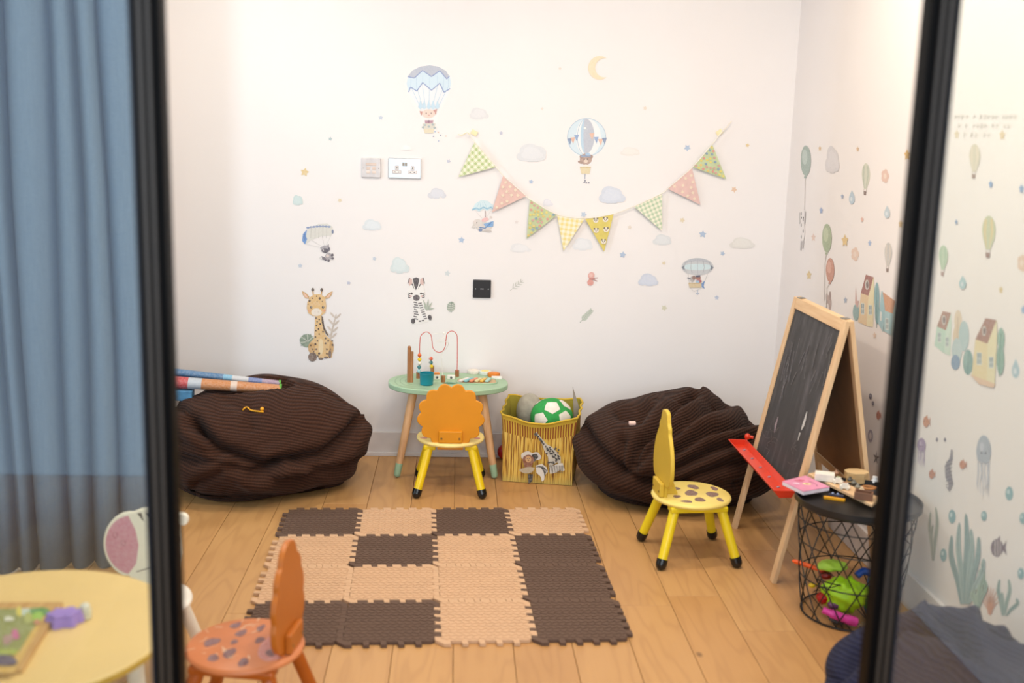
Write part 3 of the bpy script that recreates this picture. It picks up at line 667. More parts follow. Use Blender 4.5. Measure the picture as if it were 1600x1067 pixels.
# ------------------------------------------------------------------ beanbags
def seg_dist(p, a, b):
    ax, ay = a; bx, by = b; dx, dy = bx-ax, by-ay; L = dx*dx+dy*dy; t = max(0, min(1, ((p[0]-ax)*dx+(p[1]-ay)*dy)/L)) if L else 0
    ex, ey = p[0]-ax-dx*t, p[1]-ay-dy*t; side = 1 if dx*ey-dy*ex > 0 else -1
    return hypot(ex, ey), side
def beanbag(label, c, rx, ry, h, material, creases, rz=0, tops=(), rad=(), seed=0, nu=300, nv=120, lim=None, press=(), wallp=None):
    rd = random.Random(seed); ph = [rd.uniform(0, 6.28) for _ in range(10)]; cz, sz = cos(rz), sin(rz); vs = []; fs = []
    def interp(tab, a):
        for (a0, v0), (a1, v1) in zip(tab, tab[1:]):
            if a0 <= a <= a1: q = (a-a0)/(a1-a0); q = q*q*(3-2*q); return v0+(v1-v0)*q
        return 1
    for j in range(nv+1):
        s = j/nv; phi = -pi/2+pi*s
        for i in range(nu):
            a = 2*pi*i/nu
            k = abs(cos(phi))**.62; zz = sin(phi); zz = math.copysign(abs(zz)**.9, zz)
            R = k*(1+.03*sin(2*a+ph[0])+.025*sin(3*a+ph[1])+.012*sin(7*a+ph[2]))
            if rad: R *= interp(rad, math.degrees(a))
            x, y = rx*R*cos(a), ry*R*sin(a); z = h*(.46+.54*zz) if zz > 0 else h*.46*(1+zz*1.0)
            if z < .10*h: z = z*.35
            lat = 1+.05*sin(3.1*a+ph[3]+2*s)*k
            X, Yy = c[0]+x*cz-y*sz, c[1]+x*sz+y*cz
            for (tx, ty, tw, ta) in tops: z *= 1+ta*exp(-((X-tx)**2+(Yy-ty)**2)/tw**2)*max(0, zz)
            vs.append(Vector((X, Yy, z*lat)))
    # normals of the smooth form
    nr = []
    for j in range(nv+1):
        for i in range(nu):
            a = vs[max(j-1, 0)*nu+i]; b = vs[min(j+1, nv)*nu+i]; e = vs[j*nu+(i+1) % nu]; f = vs[j*nu+i-1]
            n = (e-f).cross(b-a); nr.append(n.normalized() if n.length > 1e-9 else Vector((0, 0, 1 if j else -1)))
    out = []
    for p, n in zip(vs, nr):
        d = 0; face = (CAM-p).normalized().dot(n); wgt = max(0, min(1, (face+.25)/.35)); px = to_px(p)
        if wgt > 0:
            for pts, A, wd in creases:
                best = (1e9, 1); acc = 0
                for q0, q1 in zip(pts, pts[1:]):
                    r = seg_dist(px, q0, q1)
                    if r[0] < best[0]: best = r
                dd, sd = best; tpr = 1
                d += wgt*A*1.5*(-1.0*exp(-(dd/wd)**2)+.55*exp(-((dd-2.2*wd)/(1.6*wd))**2)*(1.0 if sd > 0 else .45))
        d += .004*sin(17*p.x+9*p.z+ph[5])*sin(13*p.y+11*p.z+ph[6])+.009*sin(9*p.x+7*p.y+8*p.z+ph[7])
        q = p+n*d
        if q.z < 0.0015: q.z = .0015
        for a_, b_, r_ in press:
            ab = Vector((b_.x-a_.x, b_.y-a_.y)); t_ = max(0, min(1, Vector((q.x-a_.x, q.y-a_.y)).dot(ab)/ab.length_squared)); cp_ = a_.lerp(b_, t_)
            dh = hypot(q.x-cp_.x, q.y-cp_.y)
            if dh < r_*1.7: q.z = min(q.z, cp_.z-r_*1.05*max(.0, 1-(dh/(r_*1.7))**2)**.5-.002)
        if wallp:
            B0, e1, e2 = wallp; v_ = q-B0; al, ac = v_.dot(e2), v_.dot(e1)
            if -.04 < al < .32 and ac < .026: q += e1*(.026-ac)
        if lim:
            q.x = max(lim[0], min(lim[1], q.x)); q.y = max(lim[2], min(lim[3], q.y))
        out.append(q)
    for j in range(nv):
        for i in range(nu): fs.append((j*nu+i, j*nu+(i+1) % nu, (j+1)*nu+(i+1) % nu, (j+1)*nu+i))
    ob = MB().add(out, fs).build('beanbag', material, origin=(c[0], c[1], 0), ang=180)
    return tag(ob, label, 'beanbag', 'corduroy beanbags')
CORD = mat_cord('#4e3225', '#281811', (.15, .25, 1), .0125, 'brown_corduroy'); CORD2 = mat_cord('#462d21', '#23150e', (-.4, .3, 1), .0125, 'brown_corduroy_slant'); NAVY = mat_cord('#2e3048', '#1a1b2e', (.5, .2, 1), .013, 'navy_corduroy')
R1 = (on_y(232, 596, 4.50)+Vector((0, 0, .005)), on_y(438, 608, 4.56), .033); R2 = (on_y(240, 578, 4.60), on_y(437, 599, 4.64), .022)
cl = [([(306, 662), (338, 699), (365, 709), (396, 721), (416, 728), (435, 721), (467, 716), (504, 709), (547, 674), (557, 660)], .040, 8),
      ([(270, 711), (283, 713), (340, 721), (396, 738), (430, 726)], .026, 7), ([(345, 735), (309, 752)], .014, 6),
      ([(396, 738), (430, 745), (470, 748), (494, 735), (528, 728), (560, 718)], .020, 7), ([(240, 785), (287, 787), (357, 795), (430, 782), (504, 770), (528, 764)], .014, 4),
      ([(352, 618), (387, 640), (392, 665)], .010, 9), ([(270, 630), (283, 640), (309, 670)], .02, 8), ([(462, 718), (480, 728), (504, 728), (535, 720)], .012, 5), ([(290, 690), (320, 705), (345, 712)], .012, 5)]
bl = beanbag('brown corduroy beanbag on the left with rolled play sheets on top', (-.855, 4.585), .455, .395, .40, CORD, cl, 0, tops=((-.62, 4.75, .25, .16), (-.95, 4.62, .3, .05)), seed=4, lim=(-1.39, 9, 0, 4.975), press=(R1, R2))
cr_ = [([(990, 725), (1001, 692), (1026, 674), (1055, 645), (1085, 618)], .032, 7), ([(1048, 683), (1085, 656), (1114, 637), (1140, 630)], .022, 7),
       ([(1040, 715), (1059, 703), (1099, 678), (1136, 670), (1180, 657)], .026, 7), ([(1040, 742), (1063, 729), (1114, 703), (1172, 690)], .024, 7),
       ([(1070, 750), (1085, 743), (1136, 725), (1165, 719), (1200, 715)], .018, 7), ([(993, 732), (1008, 718), (1026, 692)], .016, 5),
       ([(912, 668), (917, 678), (935, 703), (971, 736), (1019, 754), (1070, 758)], .032, 8), ([(968, 648), (1000, 656), (1019, 634)], .018, 7),
       ([(900, 735), (909, 750), (935, 780), (971, 800), (1026, 813), (1100, 815)], .014, 4), ([(973, 690), (971, 736)], .018, 6), ([(1150, 755), (1195, 740)], .014, 6)]
br_ = beanbag('brown corduroy beanbag in the right corner behind the giraffe chair', (.985, 4.53), .435, .425, .385, CORD2, cr_, 0, tops=((1.05, 4.72, .28, .12), (.75, 4.55, .22, -.10)), seed=11, lim=(0, 1.52, 0, 4.975), wallp=(BA+bex*bw_, bex, bey))
cn = [([(1385, 1000), (1440, 985), (1480, 1000), (1520, 1040)], .03, 12), ([(1470, 968), (1500, 990), (1515, 1030)], .03, 10), ([(1545, 965), (1560, 990), (1600, 1000)], .03, 10), ([(1300, 1060), (1350, 1020), (1400, 1015)], .02, 10)]
bn = beanbag('dark navy corduroy beanbag at the bottom right behind the glass', (1.245, 2.36), .30, .40, .315, NAVY, cn, 0, seed=21, tops=((1.08, 2.5, .18, -.22), (1.48, 2.5, .22, .16)), lim=(0, 1.53, 1.78, 9))

# ------------------------------------------------------------------ things on the beanbags
def roll(name, label, a, b, r, cols, cap, cat='rolled mat'):
    """rolled play sheet from a to b with printed bands"""
    a, b = Vector(a), Vector(b); t = thing(name, label, cat, (a+b)/2, 0, 'rolled play sheets'); o = t.location; L = (b-a); d = L.normalized()
    P = Paint.__new__(Paint); mb = MB(); e1 = d.orthogonal().normalized()
    up = Vector((0, 0, 1)); e2 = (up-d*up.dot(d)).normalized(); e1 = d.cross(e2)
    n = 24; ks = sorted(set([0, 1]+[c[0] for c in cols]+[c[1] for c in cols]))
    def ring(q, rr): return [a+L*q+(e1*cos(2*pi*i/n)*rr*1.15+e2*sin(2*pi*i/n)*rr*.85)-o for i in range(n)]
    for q0, q1 in zip(ks, ks[1:]):
        col = [c[2] for c in cols if c[0] <= q0+1e-6 and c[1] >= q1-1e-6][-1]
        m = max(2, int((q1-q0)*30))
        for s in range(m):
            A = ring(q0+(q1-q0)*s/m, r*(1.25-.35*(q0+(q1-q0)*s/m))); B = ring(q0+(q1-q0)*(s+1)/m, r*(1.25-.35*(q0+(q1-q0)*(s+1)/m)))
            mb.add(A+B, [(i, (i+1) % n, n+(i+1) % n, n+i) for i in range(n)], lin(col))
    mb.build('printed_sheet', PRINT, t)
    MB().tube([b-o-d*.004, b-o+d*.005], [r*.93, r*.93], 20).build('end_cap', plain(cap, .5), t); MB().tube([a-o-d*.005, a-o+d*.004], [r*1.28, r*1.28], 20).build('end_cap', plain(cap, .5), t)
    return t
roll('rolled_play_sheet', 'orange printed roll with green end lying in front on the left beanbag', on_y(232, 596, 4.50)+Vector((0, 0, .005)), on_y(438, 608, 4.56), .025,
     [(0, 1, '#c77a2a'), (0, .18, '#b9c4cf'), (0, .30, '#5f8fb5'), (.18, .30, '#c3202a'), (.30, .40, '#b9c4cf'), (.62, .67, '#dcc5b4')], '#5aa83a')
roll('rolled_play_sheet', 'blue printed roll lying behind the orange roll on the left beanbag', on_y(240, 578, 4.60)+Vector((0, 0, 0)), on_y(437, 599, 4.64), .016,
     [(0, 1, '#3f78a8'), (.55, .62, '#6fb3d6'), (.62, .75, '#c8cbd0'), (.75, .86, '#6a7fb8'), (.86, 1, '#a98fa8')], '#5aa83a')
bx = MB().box((0, 0, .02), (.13, .08, .045)).build('small_box', plain('#4f86ad', .5, .2, 25), smooth=False, bev=.004); bx.rotation_euler = (0, .06, .1); BXO = bx
tag(bx, 'small blue printed box under the rolls on the left beanbag', 'box')
def drape(pxs, dep): return [on_y(x, y, dep) for x, y in pxs]
deps = bpy.context.evaluated_depsgraph_get()
def hit(ob, x, y, lift=.004):
    """point where the line of sight meets a built object, pushed out a little"""
    m = ob.matrix_world if ob.matrix_world.translation.length > 0 else Matrix.Translation(ob.location)
    inv = Matrix.Translation(-ob.location); d = ray(x, y).normalized(); ok, loc, n, _ = ob.ray_cast(CAM-ob.location, d)
    return (loc+ob.location+n*lift) if ok else on_floor(x, y, .2)
bpy.context.view_layer.update()
BXO.location = hit(bl, 282, 629, 0)+Vector((-.02, .03, .012))
sp_ = smooth_path([hit(bl, *p) for p in ((379, 642), (384, 637.5), (388, 637.5), (393, 641.5), (403, 643.5), (412, 644.5))], 4)
ob = MB().tube(sp_, .0032, 8).ell(hit(bl, 410, 640.5, .006), .0085, 12, 8).build('toy_band', plain('#e6a21a', .4), origin=sp_[0]); tag(ob, 'yellow bent plastic strip lying on the left beanbag', 'toy strip')
q = hit(br_, 988, 664, .004); ob = MB().box((0, 0, .004), (.030, .020, .014), Matrix.Rotation(.3, 3, 'X')).build('paper_scrap', plain('#e5c3b8', .7), smooth=False, bev=.004); ob.location = q; tag(ob, 'small pale pink block lying on the right beanbag', 'toy block')

# ------------------------------------------------------------------ easel
EW = wood('#dfbf96', '#cfa97f', .9, 'Z', .55); EWY = wood('#dfbf96', '#cfa97f', .9, 'Y', .55)
Y0, Y1 = 3.497, 4.072; XB, XT, ZT = 1.137, 1.322, .945
es = thing('chalkboard_easel', 'wooden A frame chalkboard easel with red tray by the right wall', 'easel', (XB, (Y0+Y1)/2, 0)); EO = es.location
def plane(xb, xt):
    up = Vector((xt-xb, 0, ZT)).normalized(); nn = Vector((0, -1, 0)).cross(up).normalized()   # outward
    return Vector((xb, 0, 0))-Vector((EO.x, EO.y, 0)), up, nn
def eb(o, up, nn, y0, y1, s0, s1, t0, t1, name, m, bev=.002, parent=None):
    vs = []
    for t in (t0, t1):
        for s in (s0, s1):
            for y in (y0, y1): p = o+up*s+nn*t; vs.append((p.x, y+0*EO.y-0, p.z))
    vs = [(a, y-0, z) for a, y, z in vs]
    vs = [(a, y-EO.y+0, z) for a, y, z in vs]
    return MB().add(vs, [(0, 1, 3, 2), (4, 6, 7, 5), (0, 4, 5, 1), (2, 3, 7, 6), (0, 2, 6, 4), (1, 5, 7, 3)]).build(name, m, parent or es, smooth=False, bev=bev)
o, up, nn = plane(XB, XT); o = Vector((o.x, 0, 0)); LEN = hypot(XT-XB, ZT)
if nn.x > 0: nn = -nn
for ya, yb in ((Y0, Y0+.036), (Y1-.036, Y1)): eb(o, up, nn, ya, yb, 0, LEN, -.016, 0, 'leg', EW)
eb(o, up, nn, Y0+.036, Y1-.036, LEN-.042, LEN, -.016, 0, 'top_rail', EWY); eb(o, up, nn, Y0+.036, Y1-.036, .305, .335, -.016, 0, 'board_rail', EWY)
def mat_board():
    t = NT('chalkboard'); o_ = t.coord('Object'); a = t.noise(t.mapping(o_, (8, 14, 2.2)), 1.5, 5, .65); b = t.noise(o_, 14, 4)
    f = t.math('MULTIPLY', t.ramp(a, [(.45, 0), (.8, 1)]), t.ramp(b, [(.35, .3), (.7, 1)]))
    t.col(t.mix(t.math('MULTIPLY', f, .5), lin('#3a393b'), lin('#8d8890'))); t.rough(.7); return t.m
bo = eb(o, up, nn, Y0+.034, Y1-.034, .33, LEN-.04, -.012, -.006, 'chalkboard', mat_board(), 0)
def mpb(x, y):
    d = ray(x, y); O = Vector((XB, 0, 0))+nn*(-.0055); t = (O-CAM).dot(nn)/d.dot(nn); return CAM+d*t-EO
P = Paint(mpb, nn, .0001); rd = random.Random(9)
for pts_, w_, c_ in (([(1261, 643), (1258, 655), (1255, 665), (1252, 672)], [1, 3, 3.4, 1], '#c9c9c9'), ([(1250, 676), (1247, 688)], [2.5, 1], '#b8b8b8'), ([(1216, 651), (1212, 664), (1210, 676)], [1, 3, 1], '#8f7d88')):
    Q = Paint(mpb, nn, .0004); Q.line(pts_, w_, c_); Q.build('chalk_stroke', bo)
for i in range(26):
    x, y = rd.uniform(1215, 1290), rd.uniform(515, 600); x += (600-y)*.22
    P.line([(x, y), (x-rd.uniform(4, 12), y+rd.uniform(18, 50))], rd.uniform(.4, .9), rd.choice(['#545157', '#5c5862', '#504d50', '#57545a']))
for i in range(10):
    cx, cy = rd.uniform(1195, 1250), rd.uniform(660, 720); P.line([(cx+rd.uniform(4, 9)*cos(a*.5+i), cy+rd.uniform(6, 9)*sin(a*.5+i)) for a in range(7)], .5, rd.choice(['#4f4a4c', '#535054', '#5c4a48']))
P.build('chalk_marks', bo)['kind'] = 'stuff'
ob_, upb, nb = plane(1.528, XT+.026); ob_ = Vector((ob_.x, 0, 0))
if nb.x < 0: nb = -nb
for ya, yb in ((Y0, Y0+.036), (Y1-.036, Y1)): eb(ob_, upb, nb, ya, yb, 0, LEN, -.016, 0, 'leg', EW)
eb(ob_, upb, nb, Y0+.036, Y1-.036, LEN-.042, LEN, -.016, 0, 'top_rail', EWY); eb(ob_, upb, nb, Y0+.036, Y1-.036, .30, .335, -.016, 0, 'board_rail', EWY)
eb(ob_, upb, nb, Y0+.034, Y1-.034, .33, LEN-.04, -.012, -.005, 'back_board', plain('#8a6440', .7, .08, 12), 0)
for yy in (Y0+.05, Y1-.05): MB().box((XT+.013-EO.x, yy-EO.y, ZT+.001), (.026, .03, .003)).build('hinge', plain('#8c8c86', .35, metal=.8), es, smooth=False)
# red trough, bolted on
RED = plain('#d63a1c', .35, .05); trx = XB+(XT-XB)*.36
prof = [(0, .012), (-.012, -.008), (-.052, -.010), (-.072, .014), (-.074, .013), (-.054, -.014), (-.010, -.013), (.002, .012)]
tr_ = MB().prism([(a, b) for a, b in prof], (trx-.016-EO.x, Y1+.045-EO.y, .342), (1, 0, 0), (0, 0, 1), -.001) if 0 else None
yA, yB = Y0-.02, Y1+.045; vs = []
for yy in (yA, yB): vs += [(trx-.018+a-EO.x, yy-EO.y, .338+b) for a, b in prof]
k = len(prof); fs = [(i, (i+1) % k, k+(i+1) % k, k+i) for i in range(k)]+[list(range(k)), list(range(k, 2*k))[::-1]]
tray = MB().add(vs, fs)
for yy in (yA, yB): tray.prism([(0, .012), (-.012, -.010), (-.053, -.013), (-.073, .013)], (trx-.018-EO.x, yy-EO.y+.002, .338), (1, 0, 0), (0, 0, 1), .004)
tray = tray.build('chalk_tray', RED, es, smooth=False)
for i in range(5): MB().cyl((trx-.045-EO.x, yA+.10+i*.115-EO.y, .3285), (trx-.046-EO.x, yA+.10+i*.115-EO.y, .3315), .006, n=12).build('bolt', plain('#9d8a9c', .3, metal=.5), tray)
kp = on_y(1168, 682, Y1+.012)-EO; MB().cyl(kp, kp+Vector((.02, -.012, 0)), .006, n=12).ell(kp, (.012, .012, .013), 16, 10).build('hook_knob', RED, es)

# ------------------------------------------------------------------ wire basket table
BX, BYc, BT = 1.322, 3.262, .395; RT, RBm = .200, .150
WIRE = plain('#15130f', .45, .05)
bt = thing('wire_basket_table', 'round black wire basket table with tray lid beside the easel', 'side table', (BX, BYc, 0))
def rad(z): return RBm+(RT-.012-RBm)*(z/BT)**.8
NW = 11; tot = BT-.012
for fam in (1, -1):
    for i in range(NW):
        a0 = 2*pi*i/NW+(.1 if fam > 0 else .28)
        MB().tube([(rad(z)*cos(a), rad(z)*sin(a), z) for q in range(9) for z in [.006+tot*q/8] for a in [a0+fam*(q/8)*1.2]], .0021, 6).build('diagonal_wire', WIRE, bt)
for z, rr in ((.006, .003), (.135, .0021), (.255, .0021), (.33, .0021), (BT-.016, .003)):
    MB().tube([(rad(z)*cos(2*pi*i/48), rad(z)*sin(2*pi*i/48), z) for i in range(48)], rr, 6, True).build('hoop_wire', WIRE, bt)
for i in range(7): a = (i-3)*.04; MB().tube([(a, -(RBm**2-a*a)**.5, .006), (a, (RBm**2-a*a)**.5, .006)], .0016, 6).build('base_wire', WIRE, bt)
MB().lathe([(0, BT-.012), (RT-.004, BT-.012), (RT, BT-.008), (RT, BT+.010), (RT-.003, BT+.010), (RT-.005, BT-.004), (0, BT-.004)], 72).build('tray_lid', plain('#1b1a1a', .4, .05), bt)
def L(px, py, dz=0): return on_floor(px, py, BT-.004+dz)
# on the lid
def quad_slab(name, label, cat, pts, t, m, print_=None, z=None):
    P = [Vector(p) for p in pts]; c = sum(P, Vector())/4; root = thing(name, label, cat, c); loc = [p-c for p in P]; up_ = Vector((0, 0, t))
    if (loc[1]-loc[0]).cross(loc[2]-loc[1]).z < 0: loc.reverse()
    ob = MB().add(loc+[p+up_ for p in loc], [(3, 2, 1, 0), (4, 5, 6, 7), (0, 1, 5, 4), (1, 2, 6, 5), (2, 3, 7, 6), (3, 0, 4, 7)]).build(print_[0] if print_ else 'slab', m, root, smooth=False, bev=.0015)
    return root, ob, loc
r_, ob, lc = quad_slab('picture_book', 'pink covered picture book on the wire basket table', 'book', [L(1222, 758, .015), L(1258, 749, .015), L(1296, 767, .015), L(1255, 774, .015)], .012, plain('#e6dde6', .6), ('page_block',))
b2 = MB().add([p*1.0+Vector((0, 0, .0122)) for p in lc]+[p+Vector((0, 0, .0142)) for p in lc], [(3, 2, 1, 0), (4, 5, 6, 7), (0, 1, 5, 4), (1, 2, 6, 5), (2, 3, 7, 6), (3, 0, 4, 7)]).build('front_cover', plain('#d98fae', .4, .06), r_, smooth=False)
P = Paint(lambda a, b: Vector((a, b, .0144)), (0, 0, 1)); P.blob(-.01, .03, .018, .012, '#c9416f', 2).ell(.004, -.004, .015, .011, '#ecd6a0').ell(.004, -.004, .006, .006, '#b98a4a').blob(-.03, .0, .012, .01, '#e2b6d0', 5); P.line([(.02, .03), (.035, -.01), (.03, -.03)], .004, '#b55a86'); P.build('cover_print', b2)
r_, ob, lc = quad_slab('wooden_tray', 'pale wooden tray board holding small toys on the basket table', 'tray', [L(1262, 744, .0145), L(1275, 741, .0145), L(1376, 782, .0145), L(1362, 793, .0145)], .010, EWY, ('tray_board',))
WT = L(1300, 750).z+.0255
def on_tray(px, py, dz=0): return on_floor(px, py, WT+dz)
q = on_tray(1288, 750); ob = MB().box((0, 0, .013), (.064, .04, .026), Matrix.Rotation(-.35, 3, 'Z')).build('card_box', plain('#ece6da', .55), smooth=False, bev=.002); ob.location = q; tag(ob, 'white flat box at the back of the wooden tray', 'box')
q = L(1337, 752); t = thing('wooden_drum', 'octagonal pale wooden toy drum at the back of the basket table', 'wooden toy', q)
P8 = [(.041*cos(pi/8+i*pi/4), .035*sin(pi/8+i*pi/4)) for i in range(8)]
MB().prism(P8, (0, 0, 0), (1, 0, 0), (0, 1, 0), .034).build('drum_body', wood('#d8b684', '#c49d69', 1.5, 'X'), t, smooth=False, bev=.002)
MB().prism([(a*1.02, b*1.02) for a, b in P8], (0, 0, .034), (1, 0, 0), (0, 1, 0), .003).build('drum_top', wood('#e2c595', '#d0ab78', 1.5, 'X'), t, smooth=False, bev=.001)
for x, y, lab, c2 in ((1309, 755.5, 'white toy car with greenish roof on the wooden tray', '#b9c0a0'), (1320, 764, 'white toy car with brown roof nearest the tray edge', '#b48c76')):
    t = thing('toy_car', lab, 'toy car', on_tray(x, y), -.5, 'toy cars on the wooden tray')
    MB().prism([(-.016, 0), (.016, 0), (.017, .008), (.011, .011), (.008, .019), (-.007, .019), (-.010, .011), (-.016, .010)], (0, .008, .003), (1, 0, 0), (0, 0, 1), .016).build('car_body', plain('#efe8dc', .4), t, smooth=False, bev=.002)
    MB().box((0, 0, .0225), (.013, .013, .002)).build('car_roof', plain(c2, .4), t, smooth=False, bev=.0008)
    for sx in (-.009, .009):
        for sy in (-1, 1): MB().cyl((sx, sy*.0075, .004), (sx, sy*.0105, .004), .0042, n=12).build('wheel', plain('#d9d2c4', .4), t)
q = on_tray(1349, 779); t = thing('toy_crate', 'small dark brown open crate toy at the front of the tray', 'toy crate', q, -.45)
for sy in (-1, 1): MB().box((0, sy*.017, .012), (.056, .004, .024)).build('side_panel', plain('#7a5540', .5), t, smooth=False, bev=.001)
for sx in (-1, 1): MB().box((sx*.026, 0, .012), (.004, .030, .024)).build('end_panel', plain('#8a6248', .5), t, smooth=False, bev=.001)
MB().box((0, 0, .002), (.05, .03, .003)).build('crate_floor', plain('#6a4a36', .6), t, smooth=False)
ob = MB().lathe([(0, 0), (.012, 0), (.013, .012), (.008, .02), (.008, .028), (0, .028)], 18).build('toy_jar', plain('#e9ecef', .35)); ob.location = L(1366, 757); tag(ob, 'small white toy jar by the frame on the basket table', 'toy jar')
for i, (x, y, c, lab) in enumerate(((1334, 757, '#6f6f66', 'grey pebble like toy beside the toy cars'), (1340, 763, '#8d8b80', 'light grey round toy in the middle of the tray'), (1328, 752, '#57534a', 'dark grey round toy in front of the wooden drum'), (1346, 768, '#d8c6a8', 'cream round toy behind the brown crate'), (1306, 741, '#d9a98a', 'tiny pink toy at the back rim of the basket table'))):
    ob = MB().ell((0, 0, .006), (.010, .008, .006), 14, 8).lathe([(0, .010), (.005, .011), (.004, .016), (0, .017)], 12).build('small_toy', plain(c, .5)); ob.location = on_tray(x, y) if i < 4 else L(x, y); tag(ob, lab, 'toy', 'small toys on the tray')
t = thing('wooden_ring', 'brown wooden ring toy on the right of the tray', 'ring', on_tray(1357, 764)); MB().tube([(.022*cos(2*pi*i/24), .014*sin(2*pi*i/24), .005) for i in range(24)], .004, 8, True).build('ring_body', plain('#b57a45', .5), t)
t = thing('toy_comb', 'yellow and navy toy cutter lying on the black lid', 'toy', L(1303, 781), -.42)
MB().prism([(-.032, -.004), (.034, -.005), (.036, .003), (.01, .006), (-.02, .007), (-.034, .004)], (0, -.003, 0), (1, 0, 0), (0, 1, 0), .010).build('toy_body', plain('#e2a013', .4), t, smooth=False, bev=.002)
MB().prism([(-.02, .0), (.03, -.002), (.03, .012), (-.016, .014)], (0, .002, .008), (1, 0, 0), (0, 1, 0), .010).build('toy_grip', plain('#23263c', .35), t, smooth=False, bev=.002)
for sx in (-.006, .010): MB().ell((sx, .008, .019), .004, 12, 8).build('toy_stud', plain('#8fa0c4', .3), t)
# inside the basket
def B_(px, py, d=3.2): return on_y(px, py, d)
def lump(name, label, cat, c, r, col, seed, rough=.5, amp=.22, R=None):
    rd = random.Random(seed); mb = MB().ell((0, 0, 0), r, 30, 20, R); ph = [rd.uniform(0, 6.28) for _ in range(6)]
    for i, p in enumerate(mb.v):
        n = p.normalized(); k = 1+amp*(sin(5*n.x*2+ph[0])*sin(4*n.y*2+ph[1])+.6*sin(9*n.z+ph[2]+4*n.x)+.4*sin(13*n.x+ph[3])*sin(11*n.z+ph[4])); mb.v[i] = p*k
    ob = mb.build(name, plain(col, rough), ang=180); ob.location = c; return tag(ob, label, cat, 'toys in the wire basket')
lump('cloth_bag', 'crumpled lime green bag inside the wire basket', 'bag', Vector((1.288, 3.215, .088)), (.072, .055, .055), '#a9dd1c', 3, .45, .14)
lump('cloth_bag', 'pale lime green cloth folded on top in the basket', 'cloth', Vector((1.265, 3.285, .158)), (.050, .035, .016), '#b6e04a', 8, .5, .12)
t = thing('toy_baton', 'rounded magenta pink plastic baton at the basket front', 'toy', Vector((1.262, 3.150, .035)))
MB().tube(smooth_path([(-.062, .012, .022), (-.03, .0, .012), (.01, -.008, .0), (.045, -.006, -.012)], 6), [.011]*5+[.014]*8+[.016]*5+[.009], 14).build('baton_grip', plain('#d63fa0', .35), t)
lump('toy_apple', 'glossy dark red toy low on the left of the basket', 'toy', Vector((1.222, 3.225, .07)), (.022, .022, .02), '#b01216', 5, .25, .06)
lump('toy_apple', 'deep red round toy under the orange stick in the basket', 'toy', Vector((1.245, 3.285, .125)), (.022, .02, .014), '#8e1612', 6, .3, .06)
lump('toy_shell', 'purple grey rounded toy beside the red toy in the basket', 'toy', Vector((1.245, 3.190, .062)), (.02, .016, .014), '#6a3a66', 7, .4, .1)
lump('toy_stone', 'dark grey crumpled toy at the bottom of the basket', 'toy', Vector((1.262, 3.175, .017)), (.032, .024, .011), '#4a4648', 12, .6, .1)
a, b = Vector((1.150, 3.345, .150)), Vector((1.245, 3.29, .135)); t = thing('toy_stick', 'bright orange flat stick poking out of the wire basket', 'toy stick', a)
MB().tube([(0, 0, 0), (b-a)*.08, (b-a)*.5, b-a], [.003, .0075, .008, .007], 12).build('stick_body', plain('#ec5a17', .4), t)
t = thing('water_blaster', 'tall green and blue toy blaster with yellow tip standing in the basket', 'toy blaster', Vector((1.392, 3.235, .012)), 0)
MB().tube([(0, 0, .006), (0, 0, .02), (.004, 0, .11), (.002, 0, .135)], [.022, .026, .025, .018], 20).build('blaster_body', plain('#2fae35', .35), t)
MB().tube([(.001, 0, .0), (.0, 0, .022)], [.022, .0275], 20).build('blaster_base', plain('#1a7fc4', .35), t); MB().tube([(.003, 0, .10), (.003, 0, .12)], [.0275, .026], 20).build('blaster_band', plain('#1c86c8', .35), t)
MB().tube([(.002, 0, .13), (.006, 0, .15), (.012, 0, .27), (.014, 0, .30)], [.012, .0085, .008, .006], 14).build('blaster_barrel', plain('#e2cc1c', .35), t)
MB().tube([(.004, 0, .145), (.005, 0, .152)], [.0125, .0125], 14).build('barrel_collar', plain('#1c86c8', .35), t)
MB().tube(smooth_path([(-.005, .01, .13), (-.03, .02, .14), (-.055, .015, .125)], 5), .012, 12).build('blaster_handle', plain('#17479a', .35), t)
t = thing('cord_bundle', 'tangled thin black cords looped over the toys in the basket', 'cord', Vector((1.23, 3.22, .08))); rd = random.Random(6); pts = []
for i in range(20): a_ = i*1.15; pts.append((.034*cos(a_)*(1+.4*rd.random())+.016*rd.random(), .036*sin(a_)*(1+.2*rd.random()), .024+.028*sin(i*.9)+.014*rd.random()))
MB().tube(smooth_path(pts, 5), .0016, 6).build('cord_loop', plain('#121110', .5), t)
ob = MB().ell((0, 0, 0), (.012, .01, .008), 14, 10).cyl((.008, 0, 0), (.02, .004, .002), .004, .003, 10).build('toy_bead', plain('#e3c01a', .35)); ob.location = (1.205, 3.29, .085); tag(ob, 'small yellow toy at the left wires of the basket', 'toy')
ob = MB().ell((0, 0, 0), (.02, .03, .045), 24, 16).cyl((0, 0, -.045), (0, 0, -.055), .01, .008, 14).build('toy_bottle', plain('#49c79c', .4)); ob.location = (1.432, 3.25, .075); tag(ob, 'mint green toy bottle on the right side of the basket', 'toy bottle')
t = thing('wire_clip', 'grey metal clips scattered on the basket bottom', 'clip', Vector((1.31, 3.15, .010)))
for i in range(5): MB().tube(smooth_path([(i*.016-.03, .0, 0), (i*.016-.015, -.018+.006*i, .004), (i*.016, .004, .002), (i*.016-.012, .014, .004)], 4), .0015, 6).build('clip_wire', plain('#a79d88', .4, metal=.4), t)

